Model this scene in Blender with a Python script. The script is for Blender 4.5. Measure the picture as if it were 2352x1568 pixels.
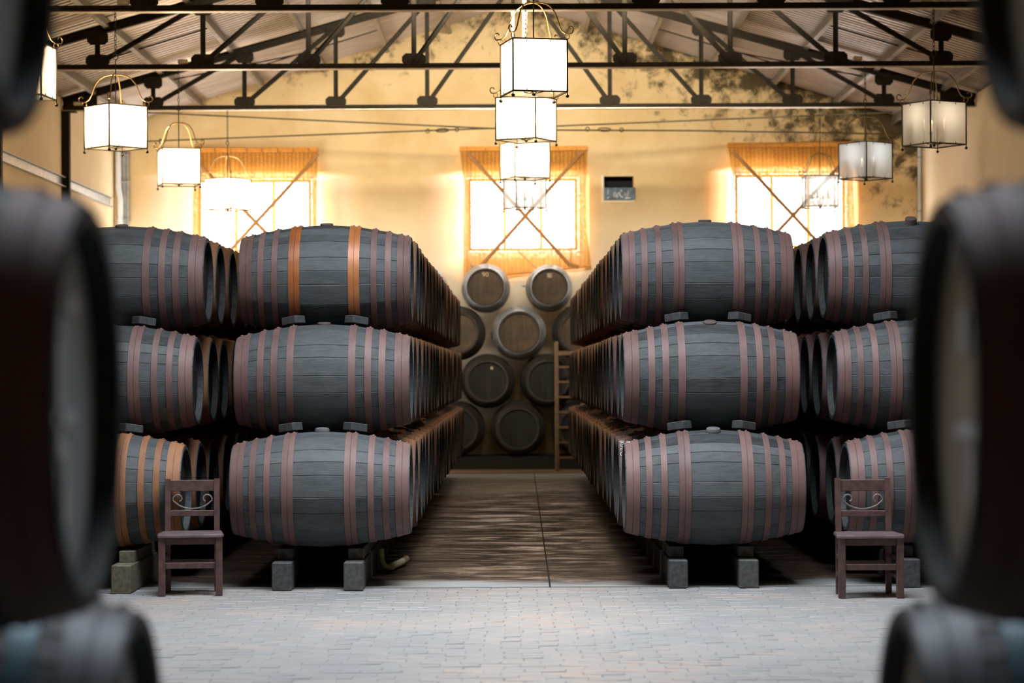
import bpy, math, random
from mathutils import Vector, Matrix
random.seed(7)
PI = math.pi
S = bpy.context.scene
COL = S.collection
for o in list(bpy.data.objects):
    bpy.data.objects.remove(o, do_unlink=True)

# ------------------------------------------------------------------ camera, world, lights, exposure
CAMZ = 1.75
F = 5553.0
cd = bpy.data.cameras.new('camera'); cam = bpy.data.objects.new('camera', cd); COL.objects.link(cam)
cd.sensor_width = 36.0; cd.lens = 85.0
cd.shift_x = -4 / 2352.0; cd.shift_y = 71 / 2352.0
cd.clip_start = 0.1; cd.clip_end = 200
cd.dof.use_dof = True; cd.dof.focus_distance = 21.5; cd.dof.aperture_fstop = 2.3
cam.location = (0, 0, CAMZ)
cam.rotation_euler = (Matrix.Rotation(PI / 2, 4, 'X') @ Matrix.Rotation(math.radians(-0.26), 4, 'Z')).to_euler()
S.camera = cam
S.view_settings.view_transform = 'Standard'; S.view_settings.look = 'None'
S.view_settings.gamma = 1.0; S.view_settings.use_curve_mapping = False
S.view_settings.exposure = 0.0
S.cycles.use_denoising = True
S.cycles.sample_clamp_indirect = 6.0
S.cycles.max_bounces = 8; S.cycles.diffuse_bounces = 4; S.cycles.transparent_max_bounces = 12
S.cycles.caustics_reflective = False; S.cycles.caustics_refractive = False

W = bpy.data.worlds.new('world'); S.world = W; W.use_nodes = True
W.node_tree.nodes['Background'].inputs[0].default_value = (0.62, 0.74, 0.9, 1)
W.node_tree.nodes['Background'].inputs[1].default_value = 0.05

def area(name, loc, size, energy, color, target):
    l = bpy.data.lights.new(name, 'AREA'); l.shape = 'RECTANGLE'; l.size, l.size_y = size
    l.energy = energy; l.color = color
    o = bpy.data.objects.new(name, l); COL.objects.link(o); o.location = loc
    d = Vector(target) - Vector(loc)
    o.rotation_euler = d.to_track_quat('-Z', 'Y').to_euler()
    return o
# daylight: roof light over the cross aisle; the other three lamps are added fill
b_ = area('skylight_cross_aisle', (0.1, 16.9, 7.7), (12.0, 2.4), 1500, (0.86, 0.93, 1.0), (0.1, 16.9, 0)); b_.data.spread = math.radians(115)
b_ = area('fill_front', (0.1, 8.6, 7.7), (13.0, 1.6), 720, (0.82, 0.91, 1.0), (0.1, 8.6, 0)); b_.data.spread = math.radians(105)  # added overhead lamp to brighten the foreground barrel heads
b_ = area('fill_far_bays', (0.1, 32.6, 7.75), (9.0, 0.9), 1100, (1.0, 0.93, 0.80), (0.1, 45.0, 9.0)); b_.data.spread = math.radians(90)  # added lamp under the ridge to brighten the back wall
area('fill_back_left', (-7.25, 42.6, 2.6), (2.6, 3.2), 420, (1.0, 0.97, 0.93), (0, 44.6, 5.0))  # added unseen lamp, no door built; brightens the back wall's left part

# ------------------------------------------------------------------ helpers
class MB:
    def __init__(self): self.v = []; self.f = []; self.mi = []; self.a = []
    def add(self, vs, fs, mi=0, a=0.5):
        n = len(self.v); self.v += [tuple(p) for p in vs]
        for f in fs: self.f.append(tuple(i + n for i in f)); self.mi.append(mi); self.a.append(a)
        return self
    def box(self, x0, x1, y0, y1, z0, z1, mi=0, a=0.5, M=None):
        vs = [(x0,y0,z0),(x1,y0,z0),(x1,y1,z0),(x0,y1,z0),(x0,y0,z1),(x1,y0,z1),(x1,y1,z1),(x0,y1,z1)]
        if M is not None: vs = [M @ Vector(p) for p in vs]
        return self.add(vs, [(3,2,1,0),(4,5,6,7),(0,1,5,4),(1,2,6,5),(2,3,7,6),(3,0,4,7)], mi, a)
    def bbox(self, x0, x1, y0, y1, z0, z1, b=0.004, a=0.5, M=None):
        # box with chamfered edges (stacked octagon style)
        xs = (x0, x0+b, x1-b, x1); ys = (y0, y0+b, y1-b, y1)
        def ring(i, z):
            x_0, x_1, y_0, y_1 = (x0+i*b, x1-i*b, y0+i*b, y1-i*b)
            c = b
            return [(x_0+c,y_0,z),(x_1-c,y_0,z),(x_1,y_0+c,z),(x_1,y_1-c,z),(x_1-c,y_1,z),(x_0+c,y_1,z),(x_0,y_1-c,z),(x_0,y_0+c,z)]
        vs = ring(1, z0) + ring(0, z0+b) + ring(0, z1-b) + ring(1, z1)
        if M is not None: vs = [M @ Vector(p) for p in vs]
        fs = [tuple(reversed(range(8))), tuple(range(24, 32))]
        for r in range(3):
            for k in range(8):
                fs.append((r*8+k, r*8+(k+1)%8, (r+1)*8+(k+1)%8, (r+1)*8+k))
        return self.add(vs, fs, 0, a)
    def tube(self, pts, r, seg=8, closed=False, cap=True, a=0.5):
        pts = [Vector(p) for p in pts]; n = len(pts); rs = r if isinstance(r, (list, tuple)) else [r]*n
        vs = []; up = None
        for i, p in enumerate(pts):
            if closed: t = pts[(i+1) % n] - pts[i-1]
            else: t = pts[min(i+1, n-1)] - pts[max(i-1, 0)]
            t.normalize()
            if up is None:
                up = Vector((0,0,1)) if abs(t.z) < 0.9 else Vector((1,0,0))
            u = up - t * up.dot(t)
            if u.length < 1e-6: u = t.orthogonal()
            u.normalize(); w = t.cross(u); up = u
            for k in range(seg):
                an = 2*PI*k/seg
                vs.append(p + (u*math.cos(an) + w*math.sin(an))*rs[i])
        fs = []
        m = n if closed else n-1
        for i in range(m):
            j = (i+1) % n
            for k in range(seg):
                fs.append((i*seg+k, i*seg+(k+1)%seg, j*seg+(k+1)%seg, j*seg+k))
        if cap and not closed:
            fs.append(tuple(reversed(range(seg)))); fs.append(tuple(range((n-1)*seg, n*seg)))
        return self.add(vs, fs, 0, a)
    def lathe(self, prof, c=(0,0,0), seg=16, axis='Z', a=0.5):
        vs = []
        for (r, h) in prof:
            for k in range(seg):
                an = 2*PI*k/seg
                p = (r*math.cos(an), r*math.sin(an), h) if axis == 'Z' else (h, r*math.cos(an), r*math.sin(an))
                vs.append((p[0]+c[0], p[1]+c[1], p[2]+c[2]))
        fs = []
        for i in range(len(prof)-1):
            for k in range(seg):
                fs.append((i*seg+k, i*seg+(k+1)%seg, (i+1)*seg+(k+1)%seg, (i+1)*seg+k))
        fs.append(tuple(reversed(range(seg)))); fs.append(tuple(range((len(prof)-1)*seg, len(prof)*seg)))
        return self.add(vs, fs, 0, a)
    def ball(self, c, r, seg=10, rings=6):
        return self.lathe([(max(1e-4, r*math.sin(PI*i/rings)), -r*math.cos(PI*i/rings)) for i in range(rings+1)], c, seg)
    def prism(self, poly, y0, y1, M=None):
        n = len(poly)
        vs = [(x, y0, z) for x, z in poly] + [(x, y1, z) for x, z in poly]
        if M is not None: vs = [M @ Vector(p) for p in vs]
        fs = [tuple(range(n)), tuple(reversed(range(n, 2*n)))]
        for k in range(n): fs.append((k, n+k, n+(k+1)%n, (k+1)%n))
        return self.add(vs, fs)
    def mesh(self, name, mats, smooth=False):
        me = bpy.data.meshes.new(name); me.from_pydata([tuple(p) for p in self.v], [], self.f)
        for m in (mats if isinstance(mats, (list, tuple)) else [mats]): me.materials.append(m)
        me.polygons.foreach_set('material_index', self.mi)
        at = me.attributes.new('shade', 'FLOAT', 'FACE'); at.data.foreach_set('value', self.a)
        if smooth: me.polygons.foreach_set('use_smooth', [True]*len(self.f))
        me.update()
        import bmesh
        b = bmesh.new(); b.from_mesh(me); bmesh.ops.recalc_face_normals(b, faces=b.faces)
        if smooth:
            for e in b.edges:
                if len(e.link_faces) == 2 and e.calc_face_angle(0) > 0.6: e.smooth = False
        b.to_mesh(me); b.free()
        return me

def obj(name, me, parent=None, loc=(0,0,0), rot=(0,0,0)):
    o = bpy.data.objects.new(name, me); COL.objects.link(o)
    o.location = loc; o.rotation_euler = rot
    if parent is not None: o.parent = parent
    return o
def tag(o, label=None, cat=None, group=None, kind=None):
    if label: o['label'] = label
    if cat: o['category'] = cat
    if group: o['group'] = group
    if kind: o['kind'] = kind
    return o
def thing(name, label, cat, loc=(0,0,0), rz=0, group=None):
    return tag(obj(name, None, None, loc, (0,0,rz)), label, cat, group)
def copy_tree(o, parent=None):
    c = o.copy(); COL.objects.link(c); c.parent = parent
    for ch in list(o.children): copy_tree(ch, c)
    return c

# ------------------------------------------------------------------ materials
class N:
    def __init__(self, name, rough=0.6, metal=0.0, spec=0.4):
        self.m = bpy.data.materials.new(name); self.m.use_nodes = True
        self.t = self.m.node_tree; self.b = self.t.nodes['Principled BSDF']
        self.b.inputs['Roughness'].default_value = rough; self.b.inputs['Metallic'].default_value = metal
        self.b.inputs['Specular IOR Level'].default_value = spec
    def n(self, typ, **kw):
        nd = self.t.nodes.new(typ)
        for k, v in kw.items(): setattr(nd, k, v)
        return nd
    def l(self, a, b): self.t.links.new(a, b)
    def coord(self, scale=(1,1,1), kind='Object', rot=(0,0,0)):
        tc = self.n('ShaderNodeTexCoord'); mp = self.n('ShaderNodeMapping')
        mp.inputs['Scale'].default_value = scale; mp.inputs['Rotation'].default_value = rot
        self.l(tc.outputs[kind], mp.inputs[0]); return mp.outputs[0]
    def noise(self, vec, scale=5, detail=4, rough=0.55, dist=0.0):
        nd = self.n('ShaderNodeTexNoise'); nd.inputs['Scale'].default_value = scale
        nd.inputs['Detail'].default_value = detail; nd.inputs['Roughness'].default_value = rough
        nd.inputs['Distortion'].default_value = dist
        self.l(vec, nd.inputs['Vector']); return nd.outputs['Fac']
    def math(self, op, a, b=None, clamp=False):
        nd = self.n('ShaderNodeMath', operation=op); nd.use_clamp = clamp
        for i, x in enumerate((a, b)):
            if x is None: continue
            if isinstance(x, (int, float)): nd.inputs[i].default_value = x
            else: self.l(x, nd.inputs[i])
        return nd.outputs[0]
    def ramp(self, fac, stops):
        nd = self.n('ShaderNodeValToRGB'); cr = nd.color_ramp
        while len(cr.elements) < len(stops): cr.elements.new(0.5)
        for e, (p, c) in zip(cr.elements, stops):
            e.position = p; e.color = (*c, 1) if len(c) == 3 else c
        self.l(fac, nd.inputs[0]); return nd.outputs[0]
    def mix(self, fac, a, b, mode='MIX'):
        nd = self.n('ShaderNodeMix', data_type='RGBA', blend_type=mode)
        for i, x in ((0, fac), (6, a), (7, b)):
            if isinstance(x, (int, float)): nd.inputs[i].default_value = x
            elif isinstance(x, tuple): nd.inputs[i].default_value = (*x, 1)
            else: self.l(x, nd.inputs[i])
        return nd.outputs[2]
    def color(self, c):
        if isinstance(c, tuple): self.b.inputs['Base Color'].default_value = (*c, 1)
        else: self.l(c, self.b.inputs['Base Color'])
        return self
    def bump(self, h, strength=0.3, dist=0.01):
        nd = self.n('ShaderNodeBump'); nd.inputs['Strength'].default_value = strength
        nd.inputs['Distance'].default_value = dist
        self.l(h, nd.inputs['Height']); self.l(nd.outputs[0], self.b.inputs['Normal']); return self
    def attr(self, name='shade'):
        nd = self.n('ShaderNodeAttribute', attribute_name=name); return nd.outputs['Fac']
    def rnd(self):
        return self.n('ShaderNodeObjectInfo').outputs['Random']

def simple(name, c, rough=0.6, metal=0.0, var=0.25, scale=12, bump=0.15, spec=0.4):
    n = N(name, rough, metal, spec); v = n.coord(); f = n.noise(v, scale)
    d = tuple(x*(1-var) for x in c); u = tuple(min(1, x*(1+var)) for x in c)
    n.color(n.ramp(f, [(0.3, d), (0.7, u)])); n.bump(f, bump, 0.004); return n.m

def wood_stave(name, dark, light, rough=0.62, spec=0.35):
    n = N(name, rough, 0, spec); v = n.coord((1.2, 14, 14)); g = n.noise(v, 6, 5, 0.6)
    v2 = n.coord((2.5, 5, 5)); p = n.noise(v2, 2.2, 3)
    sh = n.attr(); f = n.math('ADD', n.math('MULTIPLY', g, 0.45), n.math('MULTIPLY', p, 0.35))
    f = n.math('ADD', f, n.math('MULTIPLY', sh, 0.25))
    f = n.math('ADD', f, n.math('MULTIPLY', n.rnd(), 0.10))
    c = n.ramp(f, [(0.35, dark), (0.85, light)])
    # pale scuffs and chalky drips
    v3 = n.coord((3, 9, 9)); s = n.noise(v3, 9, 6, 0.7, 0.6)
    s = n.math('MULTIPLY', n.math('SUBTRACT', s, 0.68, True), 4.0, True)
    c = n.mix(n.math('MULTIPLY', s, 0.5), c, (0.30, 0.31, 0.31))
    n.color(c); n.bump(g, 0.35, 0.004); return n.m
M_STAVE = wood_stave('dark_oak_staves', (0.016, 0.018, 0.019), (0.095, 0.105, 0.11))
M_STAVE_B = wood_stave('brown_oak_staves', (0.022, 0.018, 0.014), (0.075, 0.062, 0.05), 0.6)
def hoopmat(name, a, b, c, rough=0.62, metal=0.1):
    n = N(name, rough, metal, 0.5)
    v = n.coord((1, 1, 1)); p = n.noise(v, 5, 5, 0.65)
    v2 = n.coord((40, 3, 3)); s = n.noise(v2, 3, 4, 0.6)
    f = n.math('ADD', n.math('MULTIPLY', p, 0.6), n.math('MULTIPLY', s, 0.3))
    f = n.math('ADD', f, n.math('MULTIPLY', n.rnd(), 0.22))
    n.color(n.ramp(f, [(0.32, a), (0.55, b), (0.82, c)])); n.bump(s, 0.3, 0.003); return n.m
M_HOOP = hoopmat('dusty_red_hoop_iron', (0.085, 0.046, 0.042), (0.14, 0.078, 0.072), (0.19, 0.108, 0.095))
M_RUST = hoopmat('orange_rusted_hoop_iron', (0.22, 0.062, 0.015), (0.34, 0.11, 0.03), (0.42, 0.17, 0.06), 0.45)
M_WHOOP = hoopmat('rusty_aisle_hoop_iron', (0.14, 0.055, 0.024), (0.24, 0.10, 0.042), (0.32, 0.15, 0.07), 0.7, 0.0)
M_LITHOOP = simple('lit_pale_hoop', (0.42, 0.44, 0.45), 0.4, 0.4, 0.3, 10)  # pale tone stands in for daylight on the upper rims
M_SLATE = simple('slate_grey_hoop', (0.065, 0.072, 0.082), 0.5, 0.1, 0.3, 10)
M_ENDGRAIN = simple('shadow_dark_end_grain', (0.04, 0.042, 0.043), 0.7, 0, 0.4, 30)  # darkened to stand in for shadow inside the barrel rim
n = N('dark_barrel_head', 0.6); v = n.coord((8, 8, 1)); g = n.noise(v, 3, 4); p = n.noise(n.coord(), 3, 3)
f = n.math('ADD', n.math('MULTIPLY', g, 0.4), n.math('MULTIPLY', p, 0.5)); f = n.math('ADD', f, n.math('MULTIPLY', n.attr(), 0.15))
n.color(n.ramp(f, [(0.35, (0.035, 0.022, 0.012)), (0.75, (0.14, 0.09, 0.045))])).bump(g, 0.2, 0.003); M_HEAD = n.m
n = N('shade_black_barrel_head', 0.7); g = n.noise(n.coord((8, 8, 1)), 3, 4)
n.color(n.ramp(g, [(0.35, (0.008, 0.007, 0.006)), (0.75, (0.026, 0.021, 0.016))])); M_HEADSHADE = n.m  # near black stands in for shade on recessed and low heads
n = N('grey_barrel_head', 0.55); v = n.coord((8, 8, 1)); g = n.noise(v, 3, 4); p = n.noise(n.coord(), 3, 3)
f = n.math('ADD', n.math('MULTIPLY', g, 0.4), n.math('MULTIPLY', p, 0.5))
n.color(n.ramp(f, [(0.35, (0.38, 0.43, 0.48)), (0.75, (0.60, 0.65, 0.70))])); M_HEADG = n.m
n = N('beige_barrel_head', 0.55); v = n.coord((8, 8, 1)); g = n.noise(v, 3, 4); p = n.noise(n.coord(), 3, 3)
f = n.math('ADD', n.math('MULTIPLY', g, 0.4), n.math('MULTIPLY', p, 0.5))
n.color(n.ramp(f, [(0.35, (0.38, 0.31, 0.25)), (0.75, (0.60, 0.52, 0.45))])); M_HEADB = n.m
M_CHALK = simple('chalk_white', (0.75, 0.78, 0.8), 0.8, 0, 0.1)
M_BUNG = simple('grey_bung', (0.10, 0.105, 0.11), 0.7)
M_BUNGD = simple('purple_grey_bung', (0.085, 0.06, 0.06), 0.7)
M_TEAL = simple('teal_painted_hoop', (0.03, 0.085, 0.115), 0.4, 0.2)
M_STEEL = simple('dark_painted_steel', (0.020, 0.014, 0.007), 0.7, 0.0, 0.3, 20, 0.1, 0.12)
M_FLANGE = simple('lit_pale_flange_steel', (0.42, 0.33, 0.24), 0.35, 0.5, 0.3, 8)  # pale tone stands in for lantern light under the chords
M_GALV = simple('galvanized_steel', (0.42, 0.43, 0.42), 0.4, 0.5, 0.2, 8)
M_PURLIN = simple('purlin_steel', (0.24, 0.21, 0.17), 0.45, 0.4, 0.3, 6)
M_IRON = simple('black_wrought_iron', (0.035, 0.028, 0.016), 0.45, 0.5, 0.3, 20)
M_BRASSIRON = simple('bronzed_wrought_iron', (0.30, 0.2, 0.09), 0.4, 0.6, 0.3, 20)
M_LITPOST = simple('lit_cream_post_steel', (0.75, 0.64, 0.45), 0.4, 0.1, 0.1, 6)  # cream stands in for lantern light on the king posts
M_CANDLE = simple('cream_candle_sleeve', (0.75, 0.55, 0.32), 0.5, 0, 0.1)
M_TIMBER = simple('weathered_grey_timber', (0.048, 0.048, 0.048), 0.75, 0, 0.5, 25, 0.5)
M_WEDGE = simple('dark_grey_wedge_wood', (0.045, 0.047, 0.048), 0.8, 0, 0.4, 25, 0.3)
M_TIMBERL = simple('edge_worn_grey_timber', (0.065, 0.064, 0.06), 0.75, 0, 0.4, 25, 0.5)
M_TIMBERO = simple('olive_brown_timber', (0.10, 0.09, 0.058), 0.75, 0, 0.4, 25, 0.5)
M_CHAIR = simple('dark_mahogany_chair_wood', (0.085, 0.047, 0.042), 0.42, 0, 0.3, 18, 0.15)
M_SEAT = simple('worn_purple_grey_seat', (0.13, 0.095, 0.10), 0.3, 0, 0.3, 14, 0.15)
M_SCROLL = simple('grey_scroll_iron', (0.22, 0.19, 0.17), 0.5, 0.4, 0.2)
M_LADDER = simple('golden_ladder_wood', (0.16, 0.085, 0.03), 0.6, 0, 0.3)
M_BLACK = simple('black_void', (0.01, 0.01, 0.01), 0.9)
M_BLUE = simple('faded_blue_panel', (0.10, 0.15, 0.20), 0.5, 0, 0.5, 9)
M_CREAMP = simple('cream_plastic_pipe', (0.5, 0.42, 0.28), 0.5)
M_CABLE = simple('olive_steel_cable', (0.10, 0.075, 0.03), 0.5, 0.3)
M_WHITEPIPE = simple('white_downpipe', (0.75, 0.78, 0.78), 0.35, 0, 0.06)
M_JBOX = simple('cream_junction_box', (0.7, 0.62, 0.45), 0.5, 0, 0.1)
M_PLAT = simple('black_tarred_platform', (0.012, 0.011, 0.010), 0.7)

# plaster wall: ochre high up, paler low down, mould along the eaves
n = N('aged_ochre_plaster', 0.85, 0, 0.2)
v = n.coord((1, 1, 1)); big = n.noise(v, 0.9, 5, 0.6, 0.4); fine = n.noise(v, 9, 5, 0.65)
sep = n.n('ShaderNodeSeparateXYZ'); n.l(v, sep.inputs[0]); X, Z = sep.outputs[0], sep.outputs[2]
hi = n.ramp(big, [(0.3, (0.66, 0.45, 0.20)), (0.7, (0.80, 0.60, 0.32))])
lo = n.ramp(big, [(0.3, (0.66, 0.56, 0.40)), (0.7, (0.78, 0.70, 0.55))])
zf = n.math('ADD', n.math('MULTIPLY', n.math('SUBTRACT', Z, 3.4), 0.6), n.math('MULTIPLY', n.math('SUBTRACT', big, 0.5), 0.8))
zf = n.math('MAXIMUM', n.math('MINIMUM', zf, 1.0), 0.0)
c = n.mix(zf, lo, hi)
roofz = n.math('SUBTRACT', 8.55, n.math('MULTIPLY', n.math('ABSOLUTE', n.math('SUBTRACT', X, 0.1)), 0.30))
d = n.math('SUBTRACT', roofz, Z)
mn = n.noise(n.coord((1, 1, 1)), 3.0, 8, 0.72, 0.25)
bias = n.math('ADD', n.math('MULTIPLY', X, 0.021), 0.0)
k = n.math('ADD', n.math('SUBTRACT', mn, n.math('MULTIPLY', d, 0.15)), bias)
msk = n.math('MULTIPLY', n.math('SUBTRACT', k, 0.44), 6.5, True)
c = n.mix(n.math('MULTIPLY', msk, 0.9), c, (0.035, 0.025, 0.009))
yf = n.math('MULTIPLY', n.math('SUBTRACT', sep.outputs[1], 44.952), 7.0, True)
c = n.mix(yf, c, (0.82, 0.74, 0.60))  # reveals whitened towards cream so the window glow looks white
n.color(c); n.bump(n.math('ADD', big, n.math('MULTIPLY', fine, 0.3)), 0.5, 0.03); M_WALL = n.m
n = N('peach_side_plaster', 0.85, 0, 0.2); v = n.coord(); f = n.noise(v, 1.2, 5)
n.color(n.ramp(f, [(0.3, (0.84, 0.64, 0.38)), (0.7, (0.88, 0.72, 0.48))])).bump(f, 0.3, 0.02); M_WALLS = n.m

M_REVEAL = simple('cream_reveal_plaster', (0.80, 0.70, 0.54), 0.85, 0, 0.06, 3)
# corrugated roof sheet
n = N('roof_sheet_metal', 0.36, 0.35, 0.5); v = n.coord((1, 5, 1)); s = n.noise(v, 1.5, 5, 0.6)
f = n.math('ADD', n.math('MULTIPLY', s, 0.8), n.math('MULTIPLY', n.rnd(), 0.2))
n.color(n.ramp(f, [(0.3, (0.45, 0.37, 0.31)), (0.75, (0.75, 0.67, 0.63))])); M_ROOF = n.m

# floor materials
n = N('stained_aisle_concrete', 0.33, 0, 0.35)
v = n.coord((0.8, 1.6, 1)); s = n.noise(v, 1.6, 8, 0.7, 0.9); v1 = n.coord((0.5, 1.1, 1)); p = n.noise(v1, 0.8, 4)
c = n.ramp(n.math('ADD', n.math('MULTIPLY', s, 0.7), n.math('MULTIPLY', p, 0.3)), [(0.40, (0.022, 0.011, 0.007)), (0.54, (0.05, 0.028, 0.018)), (0.66, (0.15, 0.12, 0.11))])
sep = n.n('ShaderNodeSeparateXYZ'); n.l(n.coord(), sep.inputs[0])
edge = n.math('ADD', sep.outputs[1], n.math('MULTIPLY', n.noise(n.coord((0.6, 1, 1)), 0.9, 3), 3.0))
pale = n.math('MULTIPLY', n.math('SUBTRACT', 22.0, edge), 1.6, True)
far = n.math('MULTIPLY', n.math('SUBTRACT', edge, 35.5), 0.5, True)
c = n.mix(n.math('MAXIMUM', pale, n.math('MULTIPLY', far, 0.6)), c, (0.30, 0.30, 0.29))
n.color(c)
rr = n.ramp(s, [(0.42, (0.85,)*3), (0.6, (0.35,)*3)]); n.l(rr, n.b.inputs['Roughness'])
n.bump(s, 0.5, 0.02); M_AISLE = n.m
n = N('worn_paving_setts', 0.5, 0, 0.4)
v = n.coord((1, 1, 1), 'Object'); 
tc = n.n('ShaderNodeNewGeometry'); g1 = n.noise(tc.outputs['Position'], 0.55, 4, 0.6); g2 = n.noise(tc.outputs['Position'], 14, 4, 0.6)
f = n.math('ADD', n.math('MULTIPLY', g1, 0.65), n.math('MULTIPLY', n.attr(), 0.12)); f = n.math('ADD', f, n.math('MULTIPLY', g2, 0.24))
n.color(n.ramp(f, [(0.38, (0.20, 0.20, 0.205)), (0.52, (0.235, 0.225, 0.22)), (0.64, (0.29, 0.24, 0.215))])).bump(g2, 0.25, 0.006); M_SETT = n.m
M_JOINT = simple('dark_floor_bed', (0.16, 0.155, 0.15), 0.8)
M_STEP = simple('ochre_step', (0.22, 0.15, 0.08), 0.6)

# burlap blind: woven, part see-through
n = N('orange_burlap', 0.9, 0, 0.1)
v = n.coord((1, 1, 1)); wv = n.n('ShaderNodeTexWave'); wv.inputs['Scale'].default_value = 4.2; wv.inputs['Distortion'].default_value = 1.2
n.l(v, wv.inputs[0]); nn = n.noise(n.coord((14, 1, 14)), 6, 4, 0.7)
c = n.ramp(n.math('ADD', n.math('MULTIPLY', wv.outputs['Fac'], 0.4), n.math('MULTIPLY', nn, 0.6)), [(0.3, (0.46, 0.20, 0.035)), (0.75, (0.68, 0.33, 0.07))])
n.color(c)
tr = n.n('ShaderNodeBsdfTransparent'); tl = n.n('ShaderNodeBsdfTranslucent'); n.l(c, tl.inputs[0])
ms = n.n('ShaderNodeMixShader'); ms.inputs[0].default_value = 0.15; n.l(n.b.outputs[0], ms.inputs[1]); n.l(tl.outputs[0], ms.inputs[2])
hole = n.math('MULTIPLY', n.math('SUBTRACT', n.noise(n.coord((1,1,1)), 38, 2, 0.5), 0.40), 2.6, True)
hole = n.math('ADD', n.math('MULTIPLY', hole, 0.42), 0.025)
ms2 = n.n('ShaderNodeMixShader'); n.l(hole, ms2.inputs[0]); n.l(ms.outputs[0], ms2.inputs[1]); n.l(tr.outputs[0], ms2.inputs[2])
n.l(ms2.outputs[0], n.t.nodes['Material Output'].inputs[0]); M_BURLAP = n.m
M_HEM = simple('orange_blind_hem', (0.72, 0.30, 0.05), 0.8, 0, 0.12)
M_STRAP = simple('brown_strap', (0.42, 0.21, 0.07), 0.8, 0, 0.15)
M_CORD = simple('pale_orange_cord', (0.75, 0.45, 0.2), 0.8, 0, 0.1)

# bright daylight seen through the window panes
n = N('daylit_pane'); em = n.n('ShaderNodeEmission'); em.inputs[0].default_value = (0.93, 0.97, 1.0, 1); em.inputs[1].default_value = 30.0
n.l(em.outputs[0], n.t.nodes['Material Output'].inputs[0]); M_SKYPANE = n.m

# frosted lantern glass
n = N('frosted_lantern_glass', 0.4, 0, 0.4); n.color((0.85, 0.84, 0.80))
tr = n.n('ShaderNodeBsdfTransparent'); tl = n.n('ShaderNodeBsdfTranslucent'); tl.inputs[0].default_value = (0.95, 0.93, 0.88, 1)
ms = n.n('ShaderNodeMixShader'); ms.inputs[0].default_value = 0.85; n.l(n.b.outputs[0], ms.inputs[1]); n.l(tl.outputs[0], ms.inputs[2])
ms2 = n.n('ShaderNodeMixShader'); ms2.inputs[0].default_value = 0.42; n.l(ms.outputs[0], ms2.inputs[1]); n.l(tr.outputs[0], ms2.inputs[2])
n.l(ms2.outputs[0], n.t.nodes['Material Output'].inputs[0]); M_GLASS = n.m
n = N('lit_bulb'); em = n.n('ShaderNodeEmission'); em.inputs[0].default_value = (1, 0.8, 0.5, 1); em.inputs[1].default_value = 25
n.l(em.outputs[0], n.t.nodes['Material Output'].inputs[0]); M_BULB = n.m
M_BULBOFF = simple('cream_bulb', (0.85, 0.72, 0.5), 0.3, 0, 0.05)

# ------------------------------------------------------------------ room shell
XL, XR, YB = -7.4, 7.6, 44.95
EAVE, RIDGE, XC = 6.28, 8.55, 0.1
Y0 = -2.0
wins = [(-5.87, -3.77, 4.02, 5.37), (-0.83, 1.20, 4.02, 5.37), (4.15, 6.20, 4.05, 5.42)]
vent = (1.69, 2.25, 4.94, 5.385)
mb = MB(); TH = 0.35
outer = [(-7.05, -2.75, 3.45, 5.50), (-1.80, 1.42, 3.45, 5.50), (3.55, 6.42, 3.45, 5.55)]
holes = outer + [vent]
xs = sorted({XL - TH, XR + TH} | {h[0] for h in holes} | {h[1] for h in holes})
zs = sorted({-0.3, EAVE} | {h[2] for h in holes} | {h[3] for h in holes})
for i in range(len(xs)-1):
    for j in range(len(zs)-1):
        cx, cz = (xs[i]+xs[i+1])/2, (zs[j]+zs[j+1])/2
        if any(h[0] < cx < h[1] and h[2] < cz < h[3] for h in holes): continue
        mb.box(xs[i], xs[i+1], YB, YB+TH, zs[j], zs[j+1])
mb.prism([(XL-TH, EAVE), (XR+TH, EAVE), (XR+TH, EAVE+0.02), (XC, RIDGE+0.05), (XL-TH, EAVE+0.02)], YB, YB+TH)
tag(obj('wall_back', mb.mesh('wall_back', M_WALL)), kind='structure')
for nm, x0, x1 in (('wall_left', XL-TH, XL), ('wall_right', XR, XR+TH)):
    tag(obj(nm, MB().box(x0, x1, Y0, YB, -0.3, EAVE).mesh(nm, M_WALLS)), kind='structure')
tag(obj('wall_front', MB().box(XL-TH, XR+TH, Y0-TH, Y0, -0.3, EAVE).mesh('wall_front', M_WALLS)), kind='structure')

# splayed, rounded plaster reveals round each window, widened to glow beside the blinds
for (ix0, ix1, iz0, iz1), (ox0, ox1, oz0, oz1) in zip(wins, outer):
    def axis(o0, i0, i1, o1):
        n_ = lambda a, b: max(4, int((b-a)/0.07))
        L = [o0+(i0-o0)*k/n_(o0, i0) for k in range(n_(o0, i0))] + [i0, i1]
        return L + [i1+(o1-i1)*k/n_(i1, o1) for k in range(1, n_(i1, o1)+1)]
    ax, az = axis(ox0, ix0, ix1, ox1), axis(oz0, iz0, iz1, oz1)
    def depth(x, z):
        tx = (ix0-x)/(ix0-ox0) if x < ix0 else ((x-ix1)/(ox1-ix1) if x > ix1 else 0)
        tz = (iz0-z)/(iz0-oz0) if z < iz0 else ((z-iz1)/(oz1-iz1) if z > iz1 else 0)
        t = min(1, math.hypot(tx, tz)); return 0.345*(1-t)**1.6
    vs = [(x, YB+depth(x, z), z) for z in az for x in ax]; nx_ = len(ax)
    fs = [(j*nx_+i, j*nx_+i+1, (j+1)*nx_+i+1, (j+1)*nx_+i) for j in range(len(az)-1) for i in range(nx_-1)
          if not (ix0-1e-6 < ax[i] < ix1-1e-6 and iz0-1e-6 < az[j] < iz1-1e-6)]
    tag(obj('trim_%d' % (wins.index((ix0, ix1, iz0, iz1))+1), MB().add(vs, fs).mesh('window_reveal', M_WALL, True)), kind='structure')
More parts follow.
